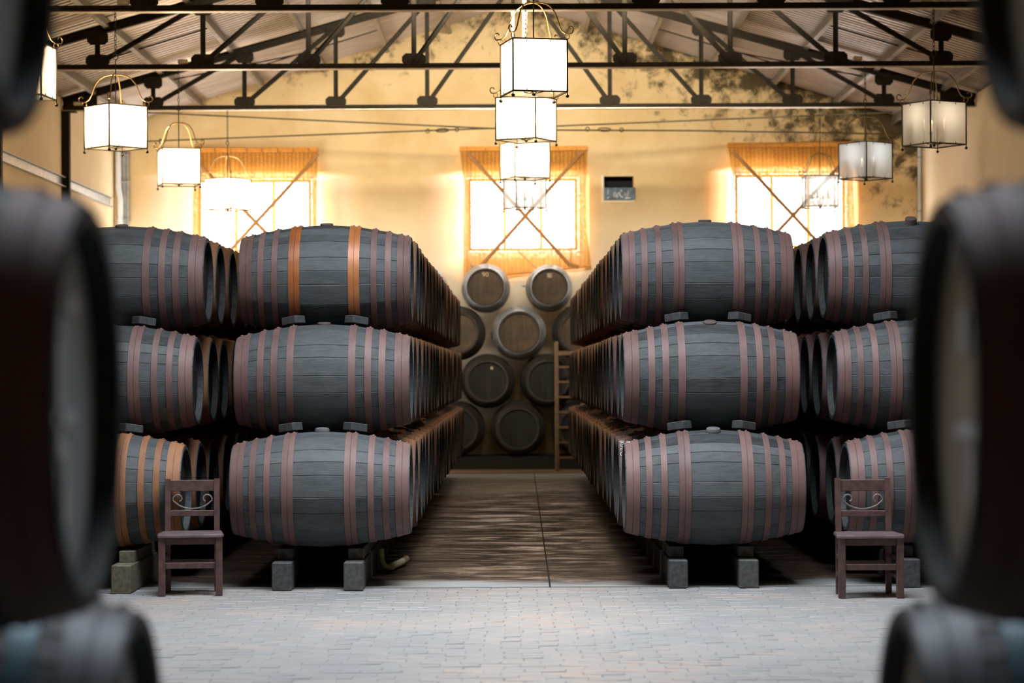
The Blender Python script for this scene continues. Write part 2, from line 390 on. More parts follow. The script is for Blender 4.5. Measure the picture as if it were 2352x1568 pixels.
# windows with a daylit pane in three lights
for k, (x0, x1, z0, z1) in enumerate(wins):
    w = tag(obj('window_%d' % (k+1), MB().box(x0-0.02, x1+0.02, YB+TH, YB+TH+0.03, z0-0.02, z1+0.02).mesh('window_back', M_SKYPANE)), kind='structure')
    fr = MB(); b = 0.05; ya, yb = YB+0.2, YB+0.26
    fr.box(x0, x1, ya, yb, z0, z0+b).box(x0, x1, ya, yb, z1-b, z1).box(x0, x0+b, ya, yb, z0+b, z1-b).box(x1-b, x1, ya, yb, z0+b, z1-b)
    obj('window_frame', fr.mesh('window_frame', M_TIMBERO), w)
    for q in (1, 2):
        xm = x0 + (x1-x0)*q/3
        obj('mullion', MB().box(xm-0.025, xm+0.025, ya, yb, z0+b, z1-b).mesh('mullion', M_TIMBERO), w)
# ceiling: corrugated sheets on purlins
def zroof(x): return RIDGE - 0.30*abs(x-XC)
ceil = tag(obj('ceiling', MB().prism([(XL-TH, zroof(XL-TH)+0.16), (XC, RIDGE+0.16), (XR+TH, zroof(XR+TH)+0.16), (XR+TH, zroof(XR+TH)+0.2), (XC, RIDGE+0.2), (XL-TH, zroof(XL-TH)+0.2)], Y0, YB+TH).mesh('ceiling', M_ROOF)), kind='structure')
def sheet_mesh(side):
    mb = MB(); wv, n = 1.0, 20
    xa = XC; xb = (XL-TH) if side < 0 else (XR+TH)
    vs = []
    prof = []
    for k in range(5):
        y = k*0.2
        prof += [(y, 0.0), (y+0.10, 0.0), (y+0.13, 0.035), (y+0.17, 0.035)]
    prof.append((1.0, 0.0))
    for (y, h) in prof:
        vs += [(xa, y, zroof(xa)+0.04+h), (xb, y, zroof(xb)+0.04+h)]
    fs = [(2*i, 2*i+1, 2*i+3, 2*i+2) for i in range(len(prof)-1)]
    mb.add(vs, fs); return mb.mesh('roof_sheet', M_ROOF)
shm = {-1: sheet_mesh(-1), 1: sheet_mesh(1)}
for s in (-1, 1):
    for y in range(-2, 45):
        obj('roof_sheet', shm[s], ceil, (0, y, 0))
pur_x = [1.3, 2.45, 3.6, 4.75, 5.9, 7.0]
for s in (-1, 1):
    for px in pur_x:
        x = XC + s*px
        an = math.atan(0.30)*(-s)
        M = Matrix.Translation((x, 0, zroof(x)+0.03)) @ Matrix.Rotation(-an, 4, 'Y')
        mb = MB()
        mb.box(-0.03*s - 0.004, -0.03*s + 0.004, Y0, YB, -0.15, 0.0, M=M)
        mb.box(-0.035, 0.035, Y0, YB, -0.008, 0.0, M=M).box(-0.035, 0.035, Y0, YB, -0.15, -0.142, M=M)
        obj('purlin', mb.mesh('purlin', M_PURLIN), ceil)
# sag rods between purlins
for s in (-1, 1):
    for (pa, pb, ya, yb) in ((1.3, 3.6, 36.5, 36.5), (3.6, 5.9, 31.6, 31.6), (2.45, 4.75, 42.4, 42.4), (4.75, 7.0, 37.2, 37.2), (3.6, 5.9, 42.6, 41.0), (2.45, 4.75, 33.0, 31.4)):
        a = XC+s*pa; b = XC+s*pb
        obj('sag_rod', MB().tube([(a, ya, zroof(a)-0.05), (b, yb, zroof(b)-0.05)], 0.012, 6).mesh('sag_rod', M_STEEL), ceil)

# floor
floor = tag(obj('floor', MB().box(XL-TH, XR+TH, Y0, YB, -0.12, -0.02).mesh('floor', M_JOINT)), kind='structure')
crack = lambda y: 0.29 + (y-19.6)*0.0026
obj('sett_bed', MB().box(XL, XR, 8.9, 19.74, -0.02, -0.0045).mesh('sett_bed', M_JOINT), floor)
obj('floor_slab', MB().add([(XL, 19.75, 0), (crack(19.75)-0.009, 19.75, 0), (crack(43.4)-0.009, 43.4, 0), (XL, 43.4, 0), (XL, 19.75, -0.03), (crack(19.75)-0.009, 19.75, -0.03), (crack(43.4)-0.009, 43.4, -0.03), (XL, 43.4, -0.03)],
    [(0,1,2,3), (0,4,5,1), (1,5,6,2)]).mesh('floor_slab', M_AISLE), floor)
obj('floor_slab', MB().add([(crack(19.75)+0.006, 19.75, 0), (XR, 19.75, 0), (XR, 43.4, 0), (crack(43.4)+0.006, 43.4, 0), (crack(19.75)+0.006, 19.75, -0.03), (XR, 19.75, -0.03), (XR, 43.4, -0.03), (crack(43.4)+0.006, 43.4, -0.03)],
    [(0,1,2,3), (0,4,5,1), (0,3,7,4)]).mesh('floor_slab', M_AISLE), floor)
obj('joint_dark_strip', MB().box(0.27, 0.38, 19.75, 43.4, -0.02, -0.012).mesh('joint_dark_strip', M_BLACK), floor)  # black strip added under the slab gap so it reads dark
obj('floor_step', MB().box(XL, XR, 41.9, 43.4, -0.02, 0.012).mesh('floor_step', M_STEP), floor)
# paving setts: nearest 300 each on its own, the rest joined
SX, SY = 0.24, 0.135
sett_meshes = []
for q in range(6):
    mb = MB(); z_ = random.uniform(-0.003, 0.003); tl = [z_+random.uniform(-0.0025, 0.0025) for _ in range(4)]
    g = 0.0015; b = 0.005; x0, x1, y0, y1 = g, SX-g, g, SY-g
    vs = [(x0,y0,-0.02),(x1,y0,-0.02),(x1,y1,-0.02),(x0,y1,-0.02), (x0,y0,-0.005),(x1,y0,-0.005),(x1,y1,-0.005),(x0,y1,-0.005),
          (x0+b,y0+b,tl[0]),(x1-b,y0+b,tl[1]),(x1-b,y1-b,tl[2]),(x0+b,y1-b,tl[3])]
    fs = [(8,9,10,11)] + [(k,(k+1)%4,4+(k+1)%4,4+k) for k in range(4)] + [(4+k,4+(k+1)%4,8+(k+1)%4,8+k) for k in range(4)]
    mb.add(vs, fs, 0, random.random()); sett_meshes.append((mb.mesh('paving_sett', M_SETT), vs, fs))
rest = MB(); nn_ = 0
y = 9.0; row = 0
cells = []
while y < 19.72 - SY*0.5:
    off = (row % 2)*SX/2 + random.uniform(-0.02, 0.02)
    x = XL + off
    while x < XR - SX:
        cells.append((x + random.uniform(-0.004, 0.004), y)); x += SX
    y += SY; row += 1
def inframe(x, y):
    xc, yc = x+SX/2, y+SY/2
    px = 1180+F*xc/yc; py = 855+F*CAMZ/yc
    return 340 < px < 2040 and py < 1568
vis = sorted([c for c in cells if inframe(*c)], key=lambda c: c[1])[:300]
visset = set(vis)
for c in vis:
    obj('paving_sett', sett_meshes[random.randrange(6)][0], floor, (c[0], c[1], 0))
for c in cells:
    if c in visset: continue
    _, vs, fs = sett_meshes[random.randrange(6)]
    rest.add([(p[0]+c[0], p[1]+c[1], p[2]) for p in vs], fs, 0, random.random())
tag(obj('paving_setts', rest.mesh('paving_setts', M_SETT), floor), kind='stuff')

# ------------------------------------------------------------------ steel columns, wall rail, pipes
for i, (y, lab) in enumerate(((39.7, 'brown steel column on the left wall under the farthest roof truss'), (34.4, 'brown steel column at the left edge, half behind the blurred barrels'))):
    t = thing('steel_column', lab, 'column', (XL+0.10, y, 0), 0, 'steel columns on the left wall')
    mb = MB().box(-0.10, -0.088, -0.07, 0.07, 0.012, 6.05).box(0.018, 0.03, -0.07, 0.07, 0.012, 6.05).box(-0.09, 0.02, -0.006, 0.006, 0.012, 6.05)
    obj('column_shaft', mb.mesh('column_shaft', M_STEEL), t)
    obj('base_plate', MB().box(-0.10, 0.08, -0.12, 0.12, 0, 0.012).mesh('base_plate', M_STEEL), t)
    obj('cap_plate', MB().box(-0.10, 0.14, -0.10, 0.10, 6.05, 6.062).mesh('cap_plate', M_STEEL), t)
def rail(y0, y1, lab):
    t = thing('wall_rail', lab, 'rail', (XL+0.08, (y0+y1)/2, 4.9), 0, 'grey rails on the left wall')
    h = (y1-y0)/2
    obj('channel', MB().box(-0.078, -0.07, -h, h, -0.08, 0.08).box(-0.07, 0.0, -h, h, 0.072, 0.08).box(-0.07, 0.0, -h, h, -0.08, -0.072).mesh('channel', M_GALV), t)
rail(34.5, 39.6, 'sloping-looking grey steel rail on the left wall, in front of the near column')
rail(39.8, 44.4, 'grey steel rail on the left wall between the column and the corner pipe')
t = thing('downpipe', 'white metal downpipe with a kinked outline in the back left corner', 'pipe', (XL+0.12, YB-0.12, 0))
obj('pipe_run', MB().tube([(0, 0, 3.4), (0, 0, 5.0), (-0.03, -0.03, 5.2), (-0.03, -0.03, 5.9)], 0.055, 12).mesh('pipe_run', M_WHITEPIPE, True), t)
obj('pipe_run', MB().tube([(0.13, 0.04, 4.5), (0.13, 0.04, 5.9)], 0.028, 10).mesh('pipe_run', M_GALV, True), t)
obj('cover_strip', MB().bbox(0.02, 0.10, 0.04, 0.07, 4.45, 5.95).mesh('cover_strip', M_GALV), t)
for z in (4.6, 5.3, 5.8):
    obj('pipe_clip', MB().box(-0.08, 0.17, -0.03, 0.11, z, z+0.025).mesh('pipe_clip', M_GALV), t)
t = thing('corner_pipe', 'slim white vertical pipe in the back right corner of the hall', 'pipe', (XR-0.05, YB-0.06, 0))
obj('pipe_run', MB().tube([(0, 0, 2.9), (0, 0, 5.9)], 0.035, 10).mesh('pipe_run', M_WHITEPIPE, True), t)
for z in (3.5, 4.7, 5.7): obj('pipe_clip', MB().box(-0.05, 0.05, -0.045, 0.06, z, z+0.02).mesh('pipe_clip', M_GALV), t)

# ------------------------------------------------------------------ roof trusses
ZC = 6.08; PAN = 1.5; NX = [XC - 5*PAN + PAN*k for k in range(11)]
def ztop(x): return 6.22 + 0.276*(7.5 - abs(x-XC))
def bar(mb, a, b, w, d=None):
    # flat-sided bar in the xz plane, centred on y=0
    d = d or w; a = Vector((a[0], 0, a[1])); b = Vector((b[0], 0, b[1]))
    dr = (b-a).normalized(); L = (b-a).length
    M = Matrix.Translation((a+b)/2) @ dr.to_track_quat('X', 'Y').to_matrix().to_4x4()
    # angle iron: two leaves
    mb.box(-L/2, L/2, -d/2, d/2, -w/2, -w/2+0.008, M=M).box(-L/2, L/2, -d/2, -d/2+0.008, -w/2+0.008, w/2, M=M)
    mb.box(-L/2, L/2, d/2-0.008, d/2, -w/2+0.008, w/2, M=M)
    return mb
def octa(mb, x, z, w, h, c=0.05, y0=-0.012, y1=0.012):
    mb.prism([(x-w/2+c, z-h/2), (x+w/2-c, z-h/2), (x+w/2, z-h/2+c), (x+w/2, z+h/2-c), (x+w/2-c, z+h/2), (x-w/2+c, z+h/2), (x-w/2, z+h/2-c), (x-w/2, z-h/2+c)], y0, y1)
TP = []
def part_mesh(nm, fn, m=M_STEEL, **k):
    mb = MB(); fn(mb); TP.append((nm, mb.mesh(nm, m))); 
xa, xb = XL+0.01, XR-0.01
part_mesh('bottom_chord', lambda mb: mb.box(xa, xb, -0.01, 0.01, ZC, ZC+0.075).box(xa, xb, -0.075, -0.012, ZC+0.002, ZC+0.01).box(xa, xb, 0.012, 0.075, ZC+0.002, ZC+0.01))
part_mesh('lower_flange', lambda mb: mb.box(xa, xb, -0.075, 0.075, ZC-0.01, ZC), M_FLANGE)
for s in (-1, 1):
    e = xa if s < 0 else xb
    part_mesh('top_chord', lambda mb: bar(mb, (e, ztop(e)), (XC, ztop(XC)), 0.10, 0.13))
for k in range(1, 10):
    x = NX[k]
    if k == 5: continue
    part_mesh('vertical_strut', lambda mb: bar(mb, (x, ZC+0.07), (x, ztop(x)), 0.05, 0.07))
for dx in (-0.09, 0.09):
    part_mesh('king_post', lambda mb: mb.box(XC+dx-0.02, XC+dx+0.02, -0.03, 0.03, ZC+0.07, ztop(XC)-0.02), M_LITPOST)
for s in (-1, 1):
    for k in range(1, 5):
        x0 = XC + s*PAN*(5-k); x1 = XC + s*PAN*(4-k)
        part_mesh('diagonal_strut', lambda mb: bar(mb, (x0, ZC+0.08), (x1, ztop(x1)-0.03), 0.05, 0.07))
for k in range(1, 10):
    x = NX[k]
    if k != 5: part_mesh('gusset_plate', lambda mb: octa(mb, x, ZC+0.13, 0.34, 0.17))
    part_mesh('gusset_plate', lambda mb: octa(mb, x, ztop(x)-0.10, 0.30, 0.20))
for s in (-1, 1):
    e = (XL+0.30) if s < 0 else (XR-0.30)
    part_mesh('heel_plate', lambda mb: mb.prism([(e-0.28, ZC), (e+0.28, ZC), (e+0.28, ztop(e+0.28)), (e-0.28, ztop(e-0.28))], -0.012, 0.012))
TY = [28.9, 34.4, 39.7]
for y, lab in ((23.4, 'nearest dark steel roof truss, above the top edge of the view, carrying the near lanterns'),
               (28.9, 'dark steel roof truss whose bottom chord runs along the top edge of the photo'),
               (34.4, 'dark steel roof truss in the middle, second bottom chord from the top'),
               (39.7, 'dark steel roof truss farthest back, lowest chord in the photo, before the back wall')):
    t = thing('roof_truss', lab, 'truss', (0, y, 0), 0, 'roof trusses')
    for nm, me in TP: obj(nm, me, t)
# steel bracing cables near the back wall
def cable(pts, lab, turn):
    t = thing('bracing_cable', lab, 'cable', pts[0], 0, 'bracing cables by the back wall')
    P0 = Vector(pts[0]); pl = [Vector(p)-P0 for p in pts]
    obj('cable_strand', MB().tube(pl, 0.014, 6).mesh('cable_strand', M_CABLE), t)
    # turnbuckle with eyes
    a, b = [Vector(p)-P0 for p in turn]; d = (b-a).normalized(); up = Vector((0, 0, 1))
    ring = lambda c, ru, rl: [c + d*rl*math.cos(k*PI/6) + up*ru*math.sin(k*PI/6) for k in range(12)]
    obj('turnbuckle', MB().tube(ring((a+b)/2, 0.03, 0.12), 0.012, 6, True).mesh('turnbuckle', M_CABLE), t)
    for c in (a, b): obj('cable_eye', MB().tube(ring(c, 0.035, 0.035), 0.010, 6, True).mesh('cable_eye', M_CABLE), t)
def unpx(px, py, Y): return ((px-1180)*Y/F, Y, CAMZ + (855-py)*Y/F)
cable([unpx(250, 250, 40.2), unpx(760, 276, 41.5), unpx(1210, 298.5, 42.5), unpx(1600, 302, 43.6), unpx(2108, 313, 44.8)], 'sagging steel cable from the upper left to the lower right of the back wall', [unpx(1352, 297.5, 43.0), unpx(1430, 299.5, 43.1)])
cable([unpx(300, 322, 44.8), unpx(985, 299, 43.0), unpx(1280, 290, 42.2), unpx(2052, 262, 40.4)], 'straight steel cable from the lower left to the upper right of the back wall', [unpx(985, 300, 43.0), unpx(1052, 297, 42.9)])
for (px, py, Y, where) in ((288, 8, 28.9, 'on the nearest visible chord above the left lanterns'), (424, 140, 34.4, 'on the middle truss chord at left'), (183, 232, 39.7, 'on the heel of the farthest truss at left'), (1972, 134, 34.4, 'on the middle truss chord at right'), (2130, 3, 28.9, 'on the nearest visible chord above the right lanterns')):
    x = (px-1180)*Y/F
    t = thing('junction_box', 'small cream junction box ' + where, 'box', (x, Y-0.03, ZC+0.0755), 0, 'junction boxes')
    obj('box_body', MB().bbox(-0.07, 0.07, -0.04, 0.02, 0, 0.06, 0.008).mesh('box_body', M_JBOX), t)
    obj('box_lid', MB().bbox(-0.06, 0.06, -0.046, -0.04, 0.006, 0.054, 0.002).mesh('box_lid', M_JBOX), t)

# ------------------------------------------------------------------ burlap blinds on the back wall
def blind(corn, lab, top_hooks, straps, standoff_l=0.26, standoff_r=0.10, cords=()):
    # corn: rows of (left x, right x, y) in photo pixels from top to bottom at the wall depth
    Yw = YB
    t = thing('burlap_blind', lab, 'blind', ((corn[0][0]+corn[0][1]-2360)/2*Yw/F, Yw-0.02, CAMZ+(855-corn[0][2])*Yw/F), 0, 'burlap blinds on the back wall')
    O = Vector(t.location)
    def samp(v):
        f = v*(len(corn)-1); i = min(int(f), len(corn)-2); u = f-i
        return [corn[i][k]*(1-u)+corn[i+1][k]*u for k in range(4)]
    def P(u, v, out=0.0):
        l, r, yl, yr = samp(v)
        px = l*(1-u)+r*u; py = yl*(1-u)+yr*u
        hang = min(1, v*2.5)
        off = 0.05 + ((standoff_l*(1-u)**2 + standoff_r*u**3) * hang) + 0.014*math.sin(u*60)*(0.4+0.6*hang) + 0.01*math.sin(u*23+v*6) + out
        Y = Yw - off
        return Vector((( px-1180)*Yw/F, Y, CAMZ+(855-py)*Yw/F)) - O
    nu, nv = 96, 24
    vs = [P(i/nu, j/nv) for j in range(nv+1) for i in range(nu+1)]
    fs = [(j*(nu+1)+i, j*(nu+1)+i+1, (j+1)*(nu+1)+i+1, (j+1)*(nu+1)+i) for j in range(nv) for i in range(nu)]
    obj('burlap_cloth', MB().add(vs, fs).mesh('burlap_cloth', M_BURLAP, True), t)
    hem = MB().tube([P(i/30, 0.005, 0.0) for i in range(31)], 0.001, 4)
    a, b = P(0, 0), P(1, 0)
    obj('top_batten', MB().bbox(a.x, b.x, -0.095, -0.0, -0.085, 0.0, 0.006).mesh('top_batten', M_HEM), t)
    bt = MB().tube([P(i/30, 1.0, 0.012) for i in range(31)], 0.02, 6)
    obj('bottom_hem', bt.mesh('bottom_hem', M_HEM, True), t)
    for k in range(top_hooks):
        x = a.x + (b.x-a.x)*(k+0.4)/top_hooks
        obj('hook', MB().tube([(x, -0.10, -0.02), (x+0.01, -0.11, -0.09), (x-0.005, -0.105, -0.13)], 0.007, 5).mesh('hook', M_STRAP), t)
    def strap(p0, p1, w=0.033, m=M_STRAP, nm='cross_strap'):
        pts = []
        for i in range(13):
            px = p0[0]+(p1[0]-p0[0])*i/12; py = p0[1]+(p1[1]-p0[1])*i/12
            v = 0.5
            for _ in range(12):
                l, r, yl, yr = samp(v); u = (px-l)/(r-l); yy = yl*(1-u)+yr*u; v = min(1, max(0, v + (py-yy)/(corn[-1][2]-corn[0][2])))
            pts.append(P(min(1, max(0, u)), v, 0.03))
        obj(nm, MB().tube(pts, w, 6).mesh(nm, m, True), t)
    for s in straps: strap(*s)
    for s in cords: strap(s[0], s[1], 0.010, M_CORD, 'cord')
    return t
blind([(447, 733, 337, 337), (449, 732, 440, 440), (447, 731, 560, 560), (446, 731, 640, 636)], 'orange burlap blind over the left window, behind three lit lanterns', 8,
      [((738, 352), (470, 640)), ((456, 368), (690, 612))], 0.16, 0.22)
blind([(1058, 1351, 337, 336), (1069, 1348, 430, 430), (1066, 1349, 540, 532), (1067, 1358, 640, 612)], 'orange burlap blind over the middle window above the wall barrels, skewed hem', 7,
      [((1076, 352), (1330, 632)), ((1340, 350), (1085, 635))], 0.20, 0.08, [((1186, 572), (1232, 616)), ((1288, 560), (1284, 622)), ((1312, 545), (1311, 618))])
blind([(1672, 1962, 331, 329), (1680, 1958, 400, 398), (1684, 1962, 500, 500), (1686, 1964, 630, 622)], 'orange burlap blind over the right window, behind two pale lanterns', 8,
      [((1683, 352), (1940, 626)), ((1953, 360), (1712, 612))], 0.28, 0.10)

# ------------------------------------------------------------------ wall vent with a blue panel
x0, x1, z0, z1 = vent
t = thing('wall_vent', 'square black wall opening with a faded blue lettered panel over its lower half', 'vent', ((x0+x1)/2, YB, z0))
w = (x1-x0)/2; h = z1-z0
obj('recess_back', MB().box(-w, w, 0.30, 0.34, 0, h).mesh('recess_back', M_BLACK), t)
obj('recess_lining', MB().box(-w, -w+0.01, 0.0, 0.30, 0, h).box(-w+0.01, w-0.01, 0.0, 0.30, h-0.01, h).mesh('recess_lining', M_BLACK), t)  # black back and lining put the recess's shade into colour
obj('reveal', MB().box(w-0.012, w, 0.0, 0.30, 0, h).mesh('reveal', simple('lit_yellow_reveal', (0.55, 0.33, 0.06), 0.8)), t)  # yellow stands in for light on the right inner edge
obj('surround', MB().box(-w-0.05, -w, -0.02, 0.0, -0.04, h+0.02).box(-w, w+0.01, -0.02, 0.0, -0.04, 0).mesh('surround', simple('pale_plaster_surround', (0.85, 0.72, 0.52), 0.8, 0, 0.05)), t)
p = obj('blue_panel', MB().bbox(-w+0.0, w+0.02, -0.05, -0.02, 0.01, h*0.52, 0.004).mesh('blue_panel', M_BLUE), t)
mk = MB()
def stroke(pts, r=0.008):
    mk.tube([(a, -0.052, b) for a, b in pts], r, 5)
# worn white figures on the panel
stroke([(-0.09, 0.06), (-0.10, 0.11), (-0.07, 0.15), (-0.05, 0.10), (-0.06, 0.05)], 0.010)
stroke([(-0.03, 0.05), (-0.02, 0.12), (0.0, 0.15)], 0.010); stroke([(0.01, 0.14), (0.02, 0.08), (0.07, 0.05)], 0.013)
stroke([(0.02, 0.17), (0.045, 0.19), (0.055, 0.16), (0.03, 0.155)], 0.008)
stroke([(0.11, 0.08), (0.115, 0.14)], 0.006); stroke([(0.14, 0.05), (0.15, 0.13)], 0.006); stroke([(0.17, 0.08), (0.18, 0.17), (0.15, 0.15)], 0.006)
stroke([(-0.21, 0.11), (-0.20, 0.19)], 0.007); stroke([(-0.22, 0.04), (-0.19, 0.05)], 0.012); stroke([(0.11, 0.035), (0.16, 0.04), (0.21, 0.035)], 0.012)
obj('white_lettering', mk.mesh('white_lettering', M_CHALK), p)

# ------------------------------------------------------------------ barrels
R, RH, H = 0.475, 0.362, 0.73
def prof(x, R=R, RH=RH, H=H): return R - (R-RH)*(abs(x)/H)**1.85
STX = [-0.73, -0.52, -0.26, 0, 0.26, 0.52, 0.73]
def stave_geo(a0, a1, mb, sh):
    g = 0.0006; e = 0.011
    vs = []
    for x in STX:
        r = prof(x)
        for (an, dr) in ((a0+g, -0.0035), (a0+e, 0), ((a0+a1)/2, 0.0), (a1-e, 0), (a1-g, -0.0035)):
            vs.append((x, (r+dr)*math.cos(an), (r+dr)*math.sin(an)))
    fs = [(5*i+j, 5*i+j+1, 5*i+5+j+1, 5*i+5+j) for i in range(6) for j in range(4)]
    mb.add(vs, fs, 0, sh)
def band(x0, x1, wide, rivets=True):
    mb = MB(); th = 0.005; seg = 56
    xs = [x0, (x0+x1)/2, x1] if not wide else [x0, (x0+x1)/2-0.0035, (x0+x1)/2-0.0012, (x0+x1)/2+0.0012, (x0+x1)/2+0.0035, x1]
    pr = []
    for i, x in enumerate(xs):
        t_ = th - (0.004 if (wide and i in (2, 3)) else 0)
        pr.append((prof(x)+t_, x))
    full = [(prof(x0)-0.002, x0)] + pr + [(prof(x1)-0.002, x1)]
    vs = []
    for (r, x) in full:
        for k in range(seg): vs.append((x, r*math.cos(2*PI*k/seg), r*math.sin(2*PI*k/seg)))
    fs = [(i*seg+k, i*seg+(k+1)%seg, (i+1)*seg+(k+1)%seg, (i+1)*seg+k) for i in range(len(full)-1) for k in range(seg)]
    mb.add(vs, fs, 0, 0.5)
    if rivets:
        rx = [(x0+x1)/2] if not wide else [x0+(x1-x0)*0.25, x0+(x1-x0)*0.75]
        for x in rx:
            for an in (PI/2-0.10, PI/2+0.02):
                r = prof(x)+th; c = Vector((x, r*math.cos(an), r*math.sin(an))); nrm = Vector((0, math.cos(an), math.sin(an)))
                t1 = Vector((1,0,0)); t2 = nrm.cross(t1)
                vs = [c + (t1*math.cos(k*PI/3)+t2*math.sin(k*PI/3))*0.013 for k in range(6)] + [c + nrm*0.008 + (t1*math.cos(k*PI/3)+t2*math.sin(k*PI/3))*0.007 for k in range(6)]
                mb.add(vs, [(k, (k+1)%6, 6+(k+1)%6, 6+k) for k in range(6)] + [(6,7,8,9,10,11)])
    return mb
HOOPS = {'wide': [(0.205, 0.30, 1), (0.395, 0.445, 0), (0.515, 0.565, 0), (0.615, 0.722, 1)],
         'narrow': [(0.225, 0.285, 0), (0.36, 0.415, 0), (0.475, 0.53, 0), (0.605, 0.722, 1)]}
hoop_me = {}
for st, hl in HOOPS.items():
    for i, (a, b, wd) in enumerate(hl):
        hoop_me[st, i] = band(a, b, wd).mesh('hoop', M_HOOP, True)
        hoop_me[st, i, 'rust'] = hoop_me[st, i].copy(); hoop_me[st, i, 'rust'].materials[0] = M_RUST
        hoop_me[st, i, 'wall'] = hoop_me[st, i].copy(); hoop_me[st, i, 'wall'].materials[0] = M_WHOOP
        hoop_me[st, i, 'lit_rim'] = hoop_me[st, i].copy(); hoop_me[st, i, 'lit_rim'].materials[0] = M_LITHOOP
        hoop_me[st, i, 'brown'] = hoop_me[st, i].copy(); hoop_me[st, i, 'brown'].materials[0] = M_STAVE_B
        hoop_me[st, i, 'slate'] = hoop_me[st, i].copy(); hoop_me[st, i, 'slate'].materials[0] = M_SLATE
        hoop_me[st, i, 'teal'] = hoop_me[st, i].copy(); hoop_me[st, i, 'teal'].materials[0] = M_TEAL
def angles(seed, n=21):
    rg = random.Random(seed); w = [rg.uniform(0.72, 1.3) for _ in range(n)]; s = sum(w); a = [0]
    for q in w: a.append(a[-1]+q/s*2*PI)
    return a, [rg.random() for _ in range(n)]
STV = {}
for st, sd in (('wide', 3), ('narrow', 8)):
    an, sh = angles(sd); ms = []; body = MB()
    for i in range(len(sh)):
        m1 = MB(); stave_geo(an[i], an[i+1], m1, sh[i]); ms.append(m1.mesh('stave', M_STAVE, True))
        stave_geo(an[i], an[i+1], body, sh[i])
    STV[st] = (ms, body.mesh('barrel_body', M_STAVE, True), body.mesh('barrel_body', M_STAVE_B, True))
def chime_mesh(mat):
    mb = MB(); seg = 56
    full = [(RH-0.006, H), (RH-0.030, H), (RH-0.034, H-0.045), (RH-0.034, H-0.075)]
    vs = []
    for (r, x) in full:
        for k in range(seg): vs.append((x, r*math.cos(2*PI*k/seg), r*math.sin(2*PI*k/seg)))
    mb.add(vs, [(i*seg+k, i*seg+(k+1)%seg, (i+1)*seg+(k+1)%seg, (i+1)*seg+k) for i in range(3) for k in range(seg)])
    return mb.mesh('chime', mat, False)
CHIME = chime_mesh(M_ENDGRAIN); CHIMED = chime_mesh(M_STAVE_B)
def board_geo(mb, ya, yb, rad, sh, x=H-0.05, th=0.02):
    # a head board: strip of the disc between ya and yb
    pts = []; nseg = 8
    for i in range(nseg+1):
        y = ya+(yb-ya)*i/nseg; pts.append((y, math.sqrt(max(0, rad*rad-y*y))))
    poly = pts + [(y, -z) for y, z in reversed(pts)]
    # drop duplicate tips
    cl = []
    for p in poly:
        if not cl or (Vector(p)-Vector(cl[-1])).length > 1e-4: cl.append(p)
    n = len(cl)
    vs = [(x, y, z) for y, z in cl] + [(x-th, y, z) for y, z in cl]
    mb.add(vs, [tuple(range(n)), tuple(reversed(range(n, 2*n)))] + [(k, n+k, n+(k+1)%n, (k+1)%n) for k in range(n)], 0, sh)
HB = {}
rad = RH-0.033; ed = [-rad, -0.235, -0.135, -0.04, 0.07, 0.165, 0.25, rad]
for mn_, mt in (('dark', M_HEAD), ('black', M_HEADSHADE), ('grey', M_HEADG), ('beige', M_HEADB)):
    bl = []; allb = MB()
    for i in range(7):
        m1 = MB(); board_geo(m1, ed[i]+0.0015, ed[i+1]-0.0015, rad, (i*0.37) % 1); bl.append(m1.mesh('head_board', mt))
        board_geo(allb, ed[i]+0.0015, ed[i+1]-0.0015, rad, (i*0.37) % 1)
    HB[mn_] = (bl, allb.mesh('barrel_head', mt))
def bung_mesh(kind, mat):
    mb = MB()
    if kind == 'dome': mb.lathe([(0.058, R-0.012), (0.062, R+0.008), (0.055, R+0.026), (0.03, R+0.032)], (0,0,0), 16)
    elif kind == 'flat': mb.lathe([(0.056, R-0.012), (0.056, R+0.010), (0.05, R+0.014)], (0,0,0), 16)
    elif kind == 'peg': mb.lathe([(0.05, R-0.012), (0.05, R+0.045), (0.045, R+0.05)], (0,0,0), 14)
    elif kind == 'tap': mb.lathe([(0.02, R-0.012), (0.018, R+0.03), (0.034, R+0.032), (0.034, R+0.05), (0.012, R+0.055), (0.010, R+0.10)], (0,0,0), 10)
    return mb.mesh('bung', mat, True)
BUNG = {k: bung_mesh(k, m) for k, m in (('dome', M_BUNG), ('flat', M_BUNGD), ('peg', M_BUNGD), ('tap', M_GALV))}

def barrel(loc, lab, group, style='wide', detail=False, rust=(), teal=(), spin=0.0, bung='flat', rz=0.0, heads=('black', 'black'), boards=(False, False), body='grey', hoopset=None, scale=1.0):
    """loc = centre of the barrel; the thing's empty sits at its underside"""
    t = thing('wine_barrel', lab, 'barrel', (loc[0], loc[1], loc[2]-R*scale), rz, group)
    t.scale = (scale,)*3
    up = (0, 0, R)
    if detail:
        for i, me in enumerate(STV[style][0]): obj('stave', me, t, up, (spin, 0, 0))
    else:
        obj('barrel_body', STV[style][1 if body == 'grey' else 2], t, up, (spin, 0, 0))
    for s in (-1, 1):
        for i in range(4):
            key = (style, i)
            if (s, i) in rust: key = (style, i, 'rust')
            elif (s, i) in teal: key = (style, i, 'teal')
            elif hoopset: key = (style, i, hoopset)
            o = obj('hoop', hoop_me[key], t, up, (0, 0, 0) if s > 0 else (0, 0, PI))
            if (s, i) in rust: o['label'] = 'bright orange rusted hoop'
        q = 0 if s < 0 else 1
        rr_ = (0, 0, 0) if s > 0 else (0, 0, PI)
        obj('chime', CHIME if body == 'grey' else CHIMED, t, up, rr_)
        if boards[q]:
            for me in HB[heads[q]][0]: obj('head_board', me, t, up, rr_)
        else:
            obj('barrel_head', HB[heads[q]][1], t, up, rr_)
    obj('bung', BUNG[bung], t, up, (spin*0.3, 0, 0))
    return t
